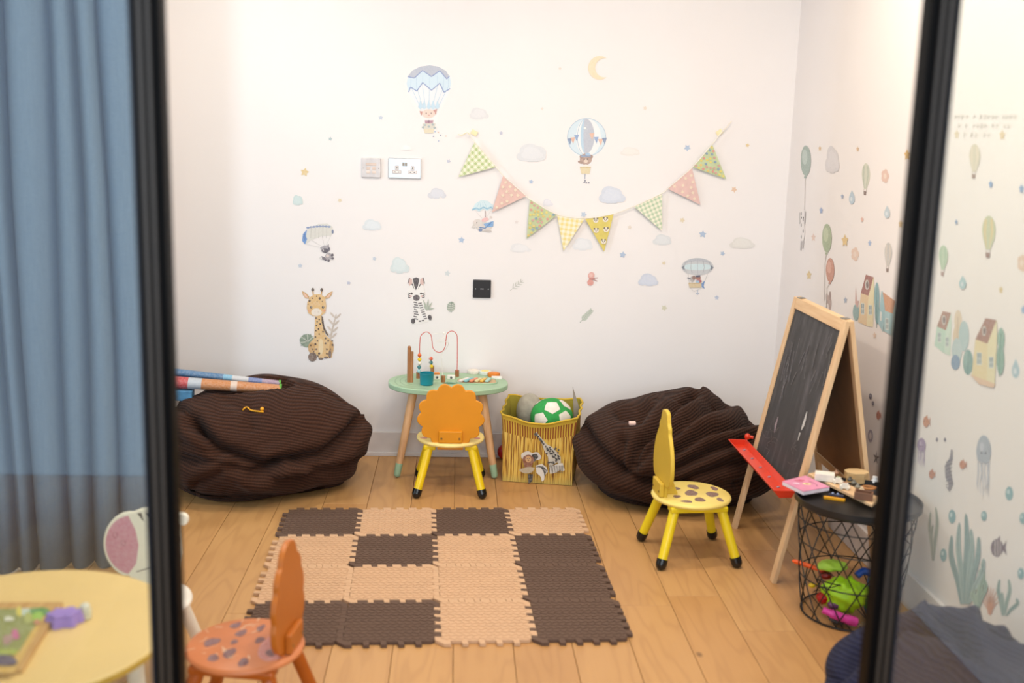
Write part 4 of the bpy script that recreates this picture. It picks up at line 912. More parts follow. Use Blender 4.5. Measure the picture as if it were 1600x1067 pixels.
# ------------------------------------------------------------------ round yellow table
RX, RY, RZ = -.93, 2.195, .45
rt = thing('round_table', 'round pale yellow children\'s table behind the left glass pane', 'table', (RX, RY, 0))
MB().lathe([(0, RZ-.022), (.318, RZ-.022), (.325, RZ-.018), (.325, RZ-.004), (.321, RZ), (0, RZ)], 96).build('table_top', plain('#ebc884', .38, .03, 5), rt)
MB().lathe([(.3245, RZ-.019), (.3262, RZ-.017), (.3262, RZ-.006), (.3245, RZ-.004)], 96).build('edge_band', plain('#c79d24', .4), rt)
for i in range(4):
    a = pi/4+i*pi/2-.25; MB().tube([(.235*cos(a), .235*sin(a), RZ-.022), (.262*cos(a), .262*sin(a), 0)], [.022, .016], 18).build('leg', plain('#ded6c6', .45), rt)
def TT(px, py, dz=0): return on_floor(px, py, RZ+dz)
c4 = [TT(-75, 949), TT(99, 947.5), TT(35, 1053), TT(-140, 1062)]
r_, ob, lc = quad_slab('wooden_puzzle', 'wooden puzzle board with green garden picture on the yellow table', 'puzzle', c4, .012, wood('#cfa567', '#b98a4c', 1, 'Y'), ('puzzle_board',))
def pz(x, y): return on_floor(x, y, RZ+.0126)-r_.location
P = Paint(lambda x, y: pz(x, y), (0, 0, 1), .0002)
P.poly([(-66, 951), (78, 950.5), (22, 1050), (-128, 1058)], '#d9a928').poly([(-66, 951), (76, 951), (50, 985), (30, 1018), (-100, 1022)], '#87903a')
P.poly([(30, 951), (50, 951), (48, 960), (34, 962)], '#bcd0c4').blob(62, 956, 14, 8, '#3f8f2c', 3).blob(58, 964, 10, 7, '#8fc31c', 5).blob(30, 956, 5, 7, '#d9c832', 6).blob(44, 966, 6, 10, '#a9b04a', 7)
P.blob(24, 992, 6, 8, '#c4488a', 2).blob(12, 1000, 8, 8, '#a97f7a', 9).blob(14, 968, 7, 4, '#dcdcc8', 4).blob(58, 973, 5, 5, '#c47a4a', 8).poly([(-100, 1016), (30, 1016), (24, 1024), (-104, 1026)], '#9fb01e')
P.blob(2, 1033, 24, 9, '#3a2f5c', 1).blob(-60, 1036, 26, 8, '#3a2f5c', 11).blob(-20, 975, 14, 8, '#6f8a2a', 12)
P.build('puzzle_print', ob)
t = thing('purple_toy', 'purple ribbed star shaped toy on the yellow table', 'toy', TT(101, 975), .3); P_ = []
for i in range(60): a = 2*pi*i/60; rr = .031*(1+.16*cos(6*a)); P_.append((rr*cos(a)*1.15, rr*sin(a)*.85))
for k_, (z0, s_) in enumerate(((0, 1), (.010, .96), (.020, .88))): MB().prism([(a*s_, b*s_) for a, b in P_], (0, 0, z0), (1, 0, 0), (0, 1, 0), .010).build('ribbed_layer', plain('#9c7fd0', .45), t, bev=.003)
t = thing('toy_figure', 'small translucent white toy beside the purple toy', 'toy', TT(134, 967), .2)
MB().box((0, 0, .012), (.026, .018, .024)).build('toy_body', plain('#d9d2b4', .35), t, smooth=False, bev=.004); MB().ell((0, 0, .029), (.011, .010, .009), 16, 10).build('toy_head', plain('#ded9c8', .35), t); MB().ell((-.016, 0, .024), (.006, .005, .005), 12, 8).build('toy_arm', plain('#cdbf98', .35), t)

# ------------------------------------------------------------------ wall sockets
def wall_pt(x, y, d=0): p = on_y(x, y, BW-d); return p
def plate(name, label, x, y, wpx, hpx, m, cat):
    c = wall_pt(x, y); c.y = BW; t = thing(name, label, cat, c); s = 5.03/FPX*.985
    W_, H_ = wpx*s, hpx*s
    MB().box((0, -.005, 0), (W_, .010, H_)).build('face_plate', m, t, smooth=False, bev=.003, seg=3); return t, W_, H_
t, W_, H_ = plate('light_switch', 'pale grey square switch plate left of the chrome socket', 580, 262, 29.5, 30, plain('#d2cecf', .35), 'switch')
g = plain('#d9c6ba', .5); MB().box((0, -.0105, .016), (W_*.55, .002, .012)).build('switch_slot', g, t, smooth=False, bev=.0005)
for i in (-1, 1):
    MB().box((i*.013, -.0105, -.002), (.016, .003, .014)).build('switch_rocker', g, t, smooth=False, bev=.001); MB().box((i*.013, -.0105, -.020), (.016, .003, .012)).build('switch_rocker', plain('#e2d2c8', .5), t, smooth=False, bev=.001)
    MB().cyl((i*W_*.40, -.010, -.002), (i*W_*.40, -.0112, -.002), .002, n=10).build('screw', plain('#8b8582', .4), t)
CH = plain('#c3c8cc', .22, .02, 5, metal=.35)
t, W_, H_ = plate('wall_socket', 'chrome double wall socket with white inserts above the zebra sticker', 632.5, 263, 50.5, 31, CH, 'socket')
for sx in (-1, 1):
    MB().box((sx*.006, -.0115, .019), (.0095, .005, .016)).build('socket_rocker', plain('#9c9386', .35), t, smooth=False, bev=.001)
    cx = sx*.036
    for dx, dz, ww, hh in ((0, .002, .012, .015), (-.009, -.017, .018, .011), (.009, -.017, .018, .011)):
        MB().box((cx+dx, -.0100, dz), (ww+.004, .0016, hh+.004)).build('insert_surround', plain('#b39c95', .5), t, smooth=False, bev=.002)
        p_ = MB().box((cx+dx, -.0104, dz), (ww, .002, hh)).build('pin_insert', plain('#f2efec', .4), t, smooth=False, bev=.002); MB().box((cx+dx, -.0115, dz), (.004 if dz > 0 else .008, .001, .008 if dz > 0 else .003)).build('pin_hole', plain('#3a3134', .6), p_, smooth=False)
t, W_, H_ = plate('blank_plate', 'square black data socket plate low on the back wall', 753, 451, 28.5, 28.5, plain('#17161a', .5), 'socket')
MB().box((0, -.0104, 0), (.016, .001, .004)).build('plate_mark', plain('#8d8d90', .4), t, smooth=False)
for sx in (-1, 1): MB().cyl((sx*.030, -.010, 0), (sx*.030, -.0112, 0), .0022, n=10).build('screw', plain('#cfcfd2', .3, metal=.7), t)

# ------------------------------------------------------------------ bunting
def gingham(h, name, cell=.0225):
    t = NT(name); o_ = t.coord('Object'); sp = t.add('ShaderNodeSeparateXYZ'); t.link(o_, sp.inputs[0])
    f = lambda s: t.math('GREATER_THAN', t.math('FRACT', t.math('DIVIDE', t.math('ADD', s, 10.0), cell)), .5)
    k = t.math('MULTIPLY', t.math('ADD', f(sp.outputs[0]), f(sp.outputs[2])), .5)
    t.col(t.mix(k, lin('#efe9d6'), lin(h))); t.rough(.8); return t.m
G1, G2, G3 = gingham('#b3c48c', 'gingham_green'), gingham('#e6d68f', 'gingham_yellow'), gingham('#b4c9ab', 'gingham_sage', .019)
bu = thing('flag_bunting', 'hanging string of eight patterned triangle flags on the back wall', 'bunting', wall_pt(925, 342)); BO = bu.location.copy(); FY = .016
def bp(x, y, d=FY): return on_y(x, y, BW-d)
strg = [(735, 212), (741, 221), (775, 260), (786, 274), (822, 306), (828, 311), (870, 335), (914, 341), (959, 334), (991, 322), (1034, 302), (1044, 294), (1081, 262), (1113, 225), (1124, 211), (1131, 203)]
MB().tube(smooth_path([bp(x, y)-BO for x, y in strg], 5), .0022, 6).build('bunting_string', plain('#efe7dc', .8), bu)
MB().tube(smooth_path([bp(1131, 203)-BO, bp(1137, 197)-BO, bp(1143, 189)-BO], 4), .0018, 6).build('string_tail', plain('#efe4d2', .8), bu)
MB().tube(smooth_path([bp(735, 212)-BO, bp(730, 207)-BO, bp(722, 211)-BO, bp(716, 210)-BO], 4), .0018, 6).build('string_tail', plain('#efe0b8', .8), bu)
for x, y, an in ((741, 207.5, .5), (1124, 207, -.6)):
    MB().box(bp(x, y, .004)-BO, (.030, .001, .022), Matrix.Rotation(an, 3, 'Y')).build('sticky_tape', plain('#efe1b6', .6), bu, smooth=False)
def inside(p, a, b, c, m):
    s = lambda p1, p2: ((p2[0]-p1[0])*(p[1]-p1[1])-(p2[1]-p1[1])*(p[0]-p1[0]))/hypot(p2[0]-p1[0], p2[1]-p1[1])
    q = [s(a, b), s(b, c), s(c, a)]; return all(v > m for v in q) or all(v < -m for v in q)
flags = [((741.4, 222.5), (775, 260.7), (716, 276.6), G1, ''), ((786, 275), (822, 306), (768.5, 332), '#dfbdb4', 'star'), ((828, 312), (870, 336), (823, 373), '#c3cda2', 'dot'),
         ((870.5, 336), (913, 342), (880.6, 392), G2, ''), ((914.5, 342), (958.7, 334.6), (944, 393), '#dccb70', 'face'), ((991, 323), (1034.5, 303), (1034.5, 361), G3, ''),
         ((1043.6, 295), (1081.4, 263), (1094.6, 320), '#e0bfb9', 'star'), ((1082, 261), (1113, 226), (1135, 280), '#c3cfa6', 'dot')]
for a, b, c, m, pat in flags:
    A, B, C = bp(*a), bp(*b), bp(*c, FY-.004); d = B-A; th = atan2(-d.z, d.x); Rm = Matrix.Rotation(-th, 3, 'Y')
    V = [Rm @ (p-A) for p in (A, B, C)]; th_ = Vector((0, .0012, 0))
    fo = MB().add(V+[p+th_ for p in V], [(0, 2, 1), (3, 4, 5), (0, 1, 4, 3), (1, 2, 5, 4), (2, 0, 3, 5)]).build('flag', m if not isinstance(m, str) else plain(m, .8, .04), bu, smooth=False)
    fo.location = A-BO; fo.rotation_euler = (0, th, 0)
    if not pat: continue
    P = Paint(lambda x, y: Rm @ (bp(x, y, FY-.004*0+.0006)-A), (0, -1, 0)); rd = random.Random(hash(pat) % 7 if 0 else len(pat)+int(a[0])); n = 0; done = []
    for _ in range(4000):
        q = (rd.uniform(min(a[0], b[0], c[0]), max(a[0], b[0], c[0])), rd.uniform(min(a[1], b[1], c[1]), max(a[1], b[1], c[1])))
        gap = {'star': 8.5, 'dot': 5.2, 'face': 14}[pat]; mg = {'star': 3.6, 'dot': 2.2, 'face': 4.6}[pat]
        if not inside(q, a, b, c, mg) or any(hypot(q[0]-e[0], q[1]-e[1]) < gap for e in done): continue
        done.append(q)
        if pat == 'star': P.star(*q, 3.6, 3.6, '#f1dcc2', rd.uniform(0, 60), .42, 6)
        elif pat == 'dot': P.ell(*q, 2.2, 1.9, rd.choice(['#d98a7c', '#e3d35c', '#7f9fb5', '#e0c25a', '#cf9a8c']), rd.uniform(0, 90), 10)
        else: P.ell(*q, 4.3, 3.9, '#eee6d2').ell(q[0]-2.6, q[1]-2.6, 1.4, 1.4, '#6a5a4c').ell(q[0]+2.6, q[1]-2.6, 1.4, 1.4, '#6a5a4c').ell(q[0]-1.4, q[1]-.2, .8, .9, '#4a3e38').ell(q[0]+1.4, q[1]-.2, .8, .9, '#4a3e38').ell(q[0], q[1]+1.6, 1, .6, '#b5705c')
    P.build('printed_pattern', fo)

# ------------------------------------------------------------------ wall stickers
NST = [0]
def stick(name, label, wall, cx, cy, draw, o=(0, 0, 1), group=None):
    NST[0] += 1; e_ = .0004+(NST[0] % 9)*.0002
    mw = (lambda x, y: on_y(x, y, BW-e_)) if wall == 'b' else (lambda x, y: on_x(x, y, RW-e_))
    O = mw(cx, cy); P = Paint(lambda a, b: mw(o[0]+a/o[2], o[1]+b/o[2]), (0, -1, 0) if wall == 'b' else (-1, 0, 0)); draw(P)
    return tag(P.build(name, None, O), label, 'wall sticker', group)
def star(x, y, r, c, lab, wall='b', rx=None, rot=0): stick('star_sticker', lab, wall, x, y, lambda P: P.star(x, y, rx or r, r, c, rot, .55), group='star stickers')
def cloud(x, y, w_, h_, c, lab, wall='b', seed=0):
    c = '#%02x%02x%02x' % tuple(min(248, int(int(c[i:i+2], 16)*.72+240*.28)) for i in (1, 3, 5))
    def d(P):
        P.cloud(x, y, w_, h_, c, seed); r_, g_, b_ = [int(c[i:i+2], 16) for i in (1, 3, 5)]; lt = '#%02x%02x%02x' % tuple(min(250, v+5) for v in (r_, g_, b_)); P.cloud(x, y-.6, w_*.72, h_*.7, lt, seed+1)
    stick('cloud_sticker', lab, wall, x, y, d, group='cloud stickers')
BLU, PBL, GLD, PGD, LAV = '#a9bfdc', '#c3cfdf', '#e3c88e', '#e6d6b4', '#c3c6da'
for x, y, r, c, lab in [
    (595, 184, 4.2, PBL, 'tiny grey blue star left of the cat hot air balloon'), (516, 217, 3.6, '#b5c8cc', 'tiny teal star high on the left, above the gold star'),
    (476, 269, 7.2, GLD, 'largest gold star, above the parachuting raccoon'), (531, 313, 3.8, PGD, 'tiny gold star below left of the grey switch plate'),
    (701, 252, 3.4, LAV, 'tiny lavender star between chrome socket and first flag'), (469, 415, 3.8, PBL, 'tiny grey star between raccoon and giraffe ears'),
    (545, 442, 3.4, LAV, 'tiny grey star right of the giraffe head'), (585, 404, 3.4, PBL, 'tiny pale star below the flat cloud right of the raccoon'),
    (699, 427, 5.0, '#cfd8dc', 'pale star between the zebra and the black socket plate'), (721, 375, 5.4, BLU, 'blue star below left of the parachuting elephant'),
    (875, 107, 2.8, '#e6dcd2', 'faint tiny star left of the crescent moon'), (847, 170, 2.8, '#e8ddd4', 'faint tiny star between small cloud and bear balloon'),
    (783, 208, 3.6, LAV, 'tiny lavender star right of the first flag top'), (830, 284, 3.8, BLU, 'small blue star under the wide grey cloud'),
    (807, 347, 3.2, '#e2d8d6', 'faint star between elephant and dotted green flag'), (912, 335, 5.0, '#b9cade', 'blue star touching the bunting string at its lowest point'),
    (1008, 169, 3.4, '#e8d9c8', 'faint beige star high to the right of the bear balloon'), (1074, 231, 5.6, BLU, 'blue star left of the dotted end flag'),
    (1168, 227, 3.6, GLD, 'tiny gold star right of the dotted end flag'), (1147, 296, 5.0, '#e6c3a4', 'orange star below the dotted end flag'),
    (1066, 344, 4.4, PGD, 'pale gold star below the right pink flag'), (984, 355, 3.8, '#e8dccf', 'faint beige star left of the sage gingham flag tip'),
    (1098, 366, 6.0, '#a8bedb', 'blue star above the airship'), (1129, 396, 4.0, BLU, 'small blue star right of the airship envelope'),
    (973, 398, 5.4, BLU, 'blue star right of the animal face flag tip'), (1037, 411, 3.4, PGD, 'faint gold star above left of the airship'),
    (1120, 465, 4.0, '#b7c4de', 'small blue star below right of the airship basket'), (1038, 481, 5.0, '#d8d6bc', 'greenish star low on the wall below the blue cloud')]:
    star(x, y, r, c, lab+' on the back wall' if len(lab.split()) < 10 else lab, rot=(x*7) % 40)
for i, (x, y, a, b, c, lab) in enumerate([
    (748, 178, 30, 19, '#dcdbdd', 'small grey cloud sticker right of the cat balloon'), (683, 302.5, 27, 17, '#ccd0dc', 'blue grey cloud sticker below the chrome socket'),
    (465, 313, 16, 16, '#bcd6d6', 'small teal cloud sticker left above the parachuting raccoon'), (582, 352, 30, 17, '#d4dde4', 'pale blue flat cloud right of the parachuting raccoon'),
    (624, 415, 28, 26, '#cddde0', 'pale teal cloud sticker above the zebra'), (831, 240, 48, 27, '#d8dbe0', 'wide grey cloud sticker left of the bear balloon'),
    (956, 305, 42, 27, '#c9d2e6', 'blue cloud sticker below the bear balloon'), (985, 237, 32, 14, '#e8e2da', 'very faint cream cloud sticker right of the bear balloon'),
    (856, 317, 15, 12, '#dcdbe4', 'tiny lavender cloud behind the bunting string'), (813, 388, 32, 14, '#e3e2e4', 'faint grey cloud below the dotted green flag'),
    (910, 382, 32, 20, '#e2e4ea', 'faint outlined cloud between the two yellow flags'), (1035, 375, 30, 17, '#d8dce0', 'small grey cloud below the sage gingham flag'),
    (1160, 380, 40, 18, '#dfdbd4', 'beige cloud sticker at the right of the airship'), (1014, 438, 32, 19, '#c6d0e6', 'blue cloud sticker left of the airship'),
    (635, 231, 16, 9, '#f4f1ee', 'faint white cloud just above the chrome socket')]): cloud(x, y, a, b, c, lab, seed=i)
# crescent moon
stick('moon_sticker', 'pale yellow crescent moon sticker at the top of the back wall', 'b', 934, 106, lambda P: P.poly(arc(937, 106, 18, 18.5, 54, 306, 28)+arc(945, 106, 15, 15, 280, 80, 22), '#efdcb8'))
# cat in hot air balloon, drawn in an enlarged design space
ZA = (430, 60, 4.103); ZB = (430, 300, 3.811); ZC = (700, 60, 3.139); ZD = (880, 160, 2.964)
def cat_balloon(P):
    env = [(842, 290), (850, 245), (880, 205), (930, 180), (990, 172), (1045, 180), (1095, 208), (1120, 250), (1127, 290), (1115, 345), (1080, 400), (1045, 455), (930, 455), (885, 390), (855, 345)]
    P.poly([(830, 290), (840, 235), (880, 190), (985, 158), (1095, 190), (1138, 250), (1138, 310), (1045, 500), (1028, 610), (945, 610), (925, 500), (845, 350)], '#f3efee')
    P.poly(env, '#e9edf2')
    P.poly([(848, 245), (880, 205), (930, 180), (990, 172), (1045, 180), (1095, 208), (1115, 240), (1100, 258), (1055, 205), (1002, 243), (945, 203), (892, 252)], '#b9bfce')
    P.poly([(842, 290), (850, 248), (892, 255), (945, 207), (1002, 246), (1055, 209), (1100, 262), (1120, 245), (1127, 290), (1120, 325), (1080, 345), (1055, 288), (1002, 333), (945, 283), (908, 338), (870, 320), (855, 345)], '#cfe4f2')
    for x0, x1 in ((870, 935), (905, 950), (945, 965), (990, 985), (1040, 1005), (1080, 1025), (1110, 1040)): P.line([((x0+990)/2 if 0 else x0, 240), (x0, 310), (x1, 450)], 3, '#bcd6ea')
    for a, b in (((848, 245), (892, 254)), ((892, 254), (945, 205)), ((945, 205), (1002, 245)), ((1002, 245), (1055, 207)), ((1055, 207), (1100, 260)), ((1100, 260), (1118, 240))): P.line([a, b], 6, '#7f93c8')
    for a, b in (((855, 345), (868, 312)), ((868, 312), (908, 338)), ((908, 338), (945, 283)), ((945, 283), (1002, 333)), ((1002, 333), (1055, 287)), ((1055, 287), (1082, 346)), ((1082, 346), (1122, 322))): P.line([a, b], 6, '#8399cc')
    for a in (930, 955, 985, 1012, 1040): P.poly([(a-14, 440), (a, 395), (a+14, 440), (a, 456)], '#bfdcee')
    P.poly([(925, 465), (955, 470), (935, 495)], '#c98a80').poly([(1038, 452), (1010, 462), (1030, 490)], '#c98a80').ell(983, 482, 42, 28, '#ecd2c4').ell(968, 480, 4, 5, '#7a6a66').ell(1000, 480, 4, 5, '#7a6a66').ell(985, 493, 6, 4, '#d59a90')
    P.poly([(958, 525), (1015, 525), (1010, 545), (962, 545)], '#b98a9c').ell(985, 532, 8, 8, '#8f6a80')
    P.poly([(945, 545), (1028, 545), (1012, 608), (958, 608)], '#d8d3c6').poly([(952, 580), (1020, 580), (1012, 608), (958, 608)], '#e2d6b8')
    for x, y in ((960, 555), (985, 565), (1010, 553), (948, 570), (1022, 572)): P.ell(x, y, 8, 7, '#a9b9bc')
    for i, (x, y) in enumerate(((1025, 598), (1045, 602), (1015, 628), (1048, 657), (1095, 626), (1060, 620))): P.ell(x, y, 4, 4, ['#8ea6cc', '#e0b8a0', '#7c86a8'][i % 3])
stick('balloon_sticker', 'blue zigzag hot air balloon sticker carrying a cat in a basket', 'b', 670, 160, cat_balloon, ZA)
def bear_balloon(P):
    P.ell(680, 490, 97, 97, '#eef0f2', 0, 36)
    P.poly([(640, 575), (720, 575), (705, 620), (655, 620)], '#eef0f2')
    P.poly(arc(680, 485, 94, 92, 95, 265, 22)+arc(680, 485, 52, 92, 265, 95, 18), '#d3e5f0').poly(arc(680, 485, 94, 92, -85, 85, 22)+arc(680, 485, 70, 92, 85, -85, 18), '#d3e5f0')
    P.poly(arc(672, 480, 10, 88, 100, 260, 14)+arc(672, 480, 46, 88, -90, 90, 18), '#bcc2d0'); P.poly(arc(672, 480, 8, 84, 100, 260, 12)+arc(672, 480, 22, 84, 260, 100, 12), '#b5d2e8')
    P.line(arc(680, 485, 94, 92, 0, 360, 48), 3, '#a8c4da'); P.line(arc(680, 485, 45, 92, 90, 270, 20), 2.5, '#a8c4da')
    for x, y, c in ((597, 505, '#7d93b8'), (612, 500, '#e2b39c'), (630, 488, '#8aa6d2'), (705, 480, '#e6b8a0'), (727, 498, '#8aa6d2'), (748, 508, '#e6b8a0'), (767, 503, '#7d93b8')): P.poly([(x-12, y-14), (x+12, y-16), (x+2, y+18)], c)
    P.ell(672, 440, 6, 6, '#f2f0ee').ell(676, 592, 30, 28, '#b99a8c').ell(655, 580, 10, 9, '#a98a7c').ell(700, 580, 11, 10, '#a98a7c').poly([(650, 572), (700, 570), (700, 582), (652, 584)], '#8b9bb8').ell(685, 568, 12, 7, '#9fc3e2').ell(668, 592, 4, 4, '#5a443c').ell(684, 592, 4, 4, '#5a443c').ell(676, 602, 10, 8, '#e3cfc0').ell(650, 607, 14, 7, '#a98a7c', 20).ell(676, 625, 10, 8, '#f0ebe4')
    P.poly([(646, 628), (700, 628), (694, 664), (654, 664)], '#e2d2a8').line([(648, 634), (700, 634)], 5, '#d2bd8c').line([(672, 664), (671, 690)], 3, '#7a86a8')
    for x, y in ((668, 706), (678, 708), (690, 708), (672, 698)): P.ell(x, y, 4, 3, '#4c5678')
stick('balloon_sticker', 'round blue and grey hot air balloon sticker with a bear pilot', 'b', 917, 232, bear_balloon, ZC)
def raccoon(P):
    P.poly([(160, 290), (165, 250), (200, 212), (260, 190), (310, 188), (340, 205), (348, 235), (330, 262), (280, 262), (215, 285), (178, 312)], '#dcdad2')
    P.poly([(160, 290), (165, 250), (190, 222), (183, 262), (190, 280), (178, 312)], '#5b8fd0').poly([(166, 275), (172, 250), (180, 245), (178, 290)], '#3f74b8')
    for i in range(8): P.ell(195+i*18, 212-i*3.2+ (i*i*.35), 10, 6, '#8a9cc2')
    for x in (215, 240, 262, 285, 308): P.line([(x, 205), (x-3, 275)], 3, '#c6c4bc')
    for x, y in ((180, 310), (215, 285), (280, 262), (330, 262)): P.line([(x, y), (295, 335)], 1.6, '#c9c6c4')
    P.ell(342, 236, 6, 12, '#6a7aa0')
    P.poly([(268, 330), (285, 335), (276, 350)], '#77727e').poly([(318, 308), (322, 335), (305, 325)], '#77727e').ell(298, 340, 28, 22, '#a8a3aa').ell(298, 349, 20, 14, '#5d5866').ell(320, 340, 7, 10, '#5d5866').ell(300, 357, 8, 6, '#3a3440').ell(287, 346, 3, 3, '#e8e4e2')
    P.ell(318, 383, 20, 22, '#a9a3a8').ell(312, 380, 10, 10, '#d8c8c0').ell(285, 393, 18, 9, '#6a6572', 20).ell(272, 393, 8, 8, '#d6d2d2').ell(340, 375, 8, 9, '#58525f').ell(342, 395, 8, 7, '#58525f').ell(318, 408, 8, 7, '#58525f').ell(300, 404, 7, 6, '#7a7480')
stick('raccoon_sticker', 'grey raccoon hanging from a blue and cream parachute', 'b', 498, 378, raccoon, ZB)
def giraffe(P):
    G, D, DK = '#e5bb78', '#d2a25c', '#5a4434'
    P.poly([(320, 880), (340, 800), (362, 725), (366, 730), (350, 800), (332, 885)], '#cbbcae')
    for i, (x, y) in enumerate(((360, 745), (350, 785), (342, 825), (335, 860))):
        P.ell(x+16, y-6, 22, 6, '#cdbdb0', -45); P.ell(x-18, y-12, 22, 6, '#d6c8bc', 48)
    P.ell(190, 885, 44, 40, '#8a9c86')
    for a in range(0, 8): P.line([(195, 890), (195-52*cos(a*.42-.6), 890-48*sin(a*.42-.6))], 3.4, '#d8d9cc' if a % 2 else '#6d8270')
    P.poly([(238, 735), (275, 735), (282, 800), (300, 850), (330, 880), (345, 905), (338, 985), (318, 990), (300, 985), (262, 992), (240, 960), (210, 945), (205, 900), (232, 870), (235, 800)], G)
    P.poly([(275, 735), (285, 745), (292, 800), (320, 860), (306, 850), (286, 815), (276, 770)], '#5f4c3c')
    P.ell(272, 920, 15, 48, '#efd5a4').ell(218, 928, 22, 34, D).ell(335, 925, 13, 40, D)
    P.ell(222, 982, 26, 27, '#7d6556').ell(326, 965, 9, 25, '#7d6556').ell(272, 992, 14, 7, '#7d6556').ell(303, 985, 12, 7, '#7d6556').ell(215, 985, 16, 17, '#8d7566')
    P.poly([(160, 590), (180, 598), (202, 622), (205, 636), (180, 632), (165, 612)], D).poly([(342, 590), (322, 598), (298, 622), (296, 636), (320, 632), (336, 612)], D).poly([(167, 600), (182, 608), (196, 628), (180, 626)], '#efc0a8').poly([(335, 600), (320, 608), (304, 628), (320, 626)], '#efc0a8')
    P.line([(224, 590), (228, 615)], 7, D).line([(277, 590), (273, 615)], 7, D).ell(224, 581, 8.5, 11, DK).ell(277, 582, 8.5, 11, DK)
    P.poly([(205, 628), (230, 610), (270, 608), (298, 628), (304, 680), (298, 720), (270, 738), (225, 738), (198, 722), (188, 690), (192, 655)], G)
    P.ell(246, 715, 31, 23, '#f0e4d4').ell(214, 686, 7.5, 8, '#4a2f1e').ell(285, 686, 7.5, 8, '#4a2f1e').ell(216, 683, 2, 2, '#ffffff').ell(287, 683, 2, 2, '#ffffff').ell(205, 706, 10, 7, '#e6a070').ell(292, 706, 10, 7, '#e6a070').line([(237, 712), (239, 716)], 3, '#b59a88').line([(255, 712), (257, 716)], 3, '#b59a88')
    for x, y, r in ((205, 648, 6.5), (265, 633, 7), (247, 620, 4), (222, 632, 4), (250, 652, 3), (280, 650, 3), (196, 668, 3), (244, 750, 4.5), (262, 758, 4.5), (250, 772, 4), (268, 785, 5), (246, 795, 4.5), (258, 815, 5), (243, 825, 4), (285, 830, 5), (262, 845, 4.5), (240, 862, 5), (300, 870, 5), (240, 905, 6), (252, 885, 4.5), (300, 900, 5.5), (316, 885, 5.5), (340, 885, 5), (342, 910, 6), (245, 935, 5), (262, 960, 6.5), (308, 935, 5), (308, 962, 5), (212, 912, 4.5), (222, 935, 4), (230, 950, 4), (255, 975, 4), (330, 935, 4)): P.ell(x, y, r, r*1.05, DK, n=10)
stick('giraffe_sticker', 'large sitting giraffe sticker with leaves on the back wall', 'b', 496, 508, giraffe, ZB)
def zebra(P):
    Wh, DK = '#f3efec', '#4e464c'
    P.poly([(820, 640), (880, 640), (925, 720), (935, 760), (870, 785), (812, 785), (818, 720)], Wh)
    P.poly([(790, 530), (800, 510), (815, 520), (818, 550), (800, 560)], '#dcb8b0').poly([(888, 530), (880, 508), (864, 520), (862, 550), (880, 560)], '#dcb8b0').line([(800, 512), (790, 545)], 5, DK).line([(880, 510), (889, 545)], 5, DK)
    P.poly([(800, 560), (818, 545), (840, 538), (862, 545), (882, 560), (892, 600), (880, 635), (840, 648), (800, 635), (787, 600)], Wh)
    P.poly([(820, 515), (840, 508), (858, 516), (850, 560), (838, 585), (828, 560)], DK)
    for x in (815, 865): P.poly([(x-4, 548), (x+5, 546), (840+(x-840)*.4, 580)], DK)
    for y in (600, 612, 624): P.line([(790, y), (806, y+5)], 5, DK).line([(890, y), (874, y+5)], 5, DK)
    P.ell(813, 604, 6, 7, '#3f2f2a').ell(868, 604, 6, 7, '#3f2f2a').ell(808, 620, 8, 5, '#e8b8b0').ell(872, 620, 8, 5, '#e8b8b0').ell(841, 630, 20, 18, '#5d5358')
    for i in range(8): P.line([(824+ (i % 2)*3, 655+i*14), (846+(i % 3)*4, 660+i*14)], 5.5, DK); P.line([(872+i*4.5, 660+i*13), (850+i*5, 664+i*13)], 5.5, DK)
    P.ell(821, 768, 12, 16, '#453d42').ell(921, 747, 11, 17, '#453d42', -10).ell(862, 768, 8, 4, '#453d42').ell(880, 765, 8, 4, '#453d42')
    for a, b in (((905, 700), (880, 640)), ((905, 700), (912, 635)), ((905, 700), (935, 655)), ((905, 700), (948, 690)), ((905, 705), (885, 675))): P.line([a, ((a[0]+b[0])/2, (a[1]+b[1])/2), b], [3, 11, 1], '#aab5a4')
stick('zebra_sticker', 'sitting zebra sticker with a leafy sprig above the activity table', 'b', 657, 470, zebra, ZB)
def monstera(P):
    P.ell(1047, 683, 24, 31, '#9caa9a', 12)
    for i in range(4): P.line([(1047, 670+i*12), (1024, 664+i*13)], 3, '#e8e0da'); P.line([(1047, 670+i*12), (1070, 664+i*11)], 3, '#e8e0da')
    P.line([(1052, 652), (1046, 690), (1048, 718)], 3, '#76887a')
stick('leaf_sticker', 'round grey green monstera leaf sticker right of the zebra', 'b', 705, 479, monstera, ZB)
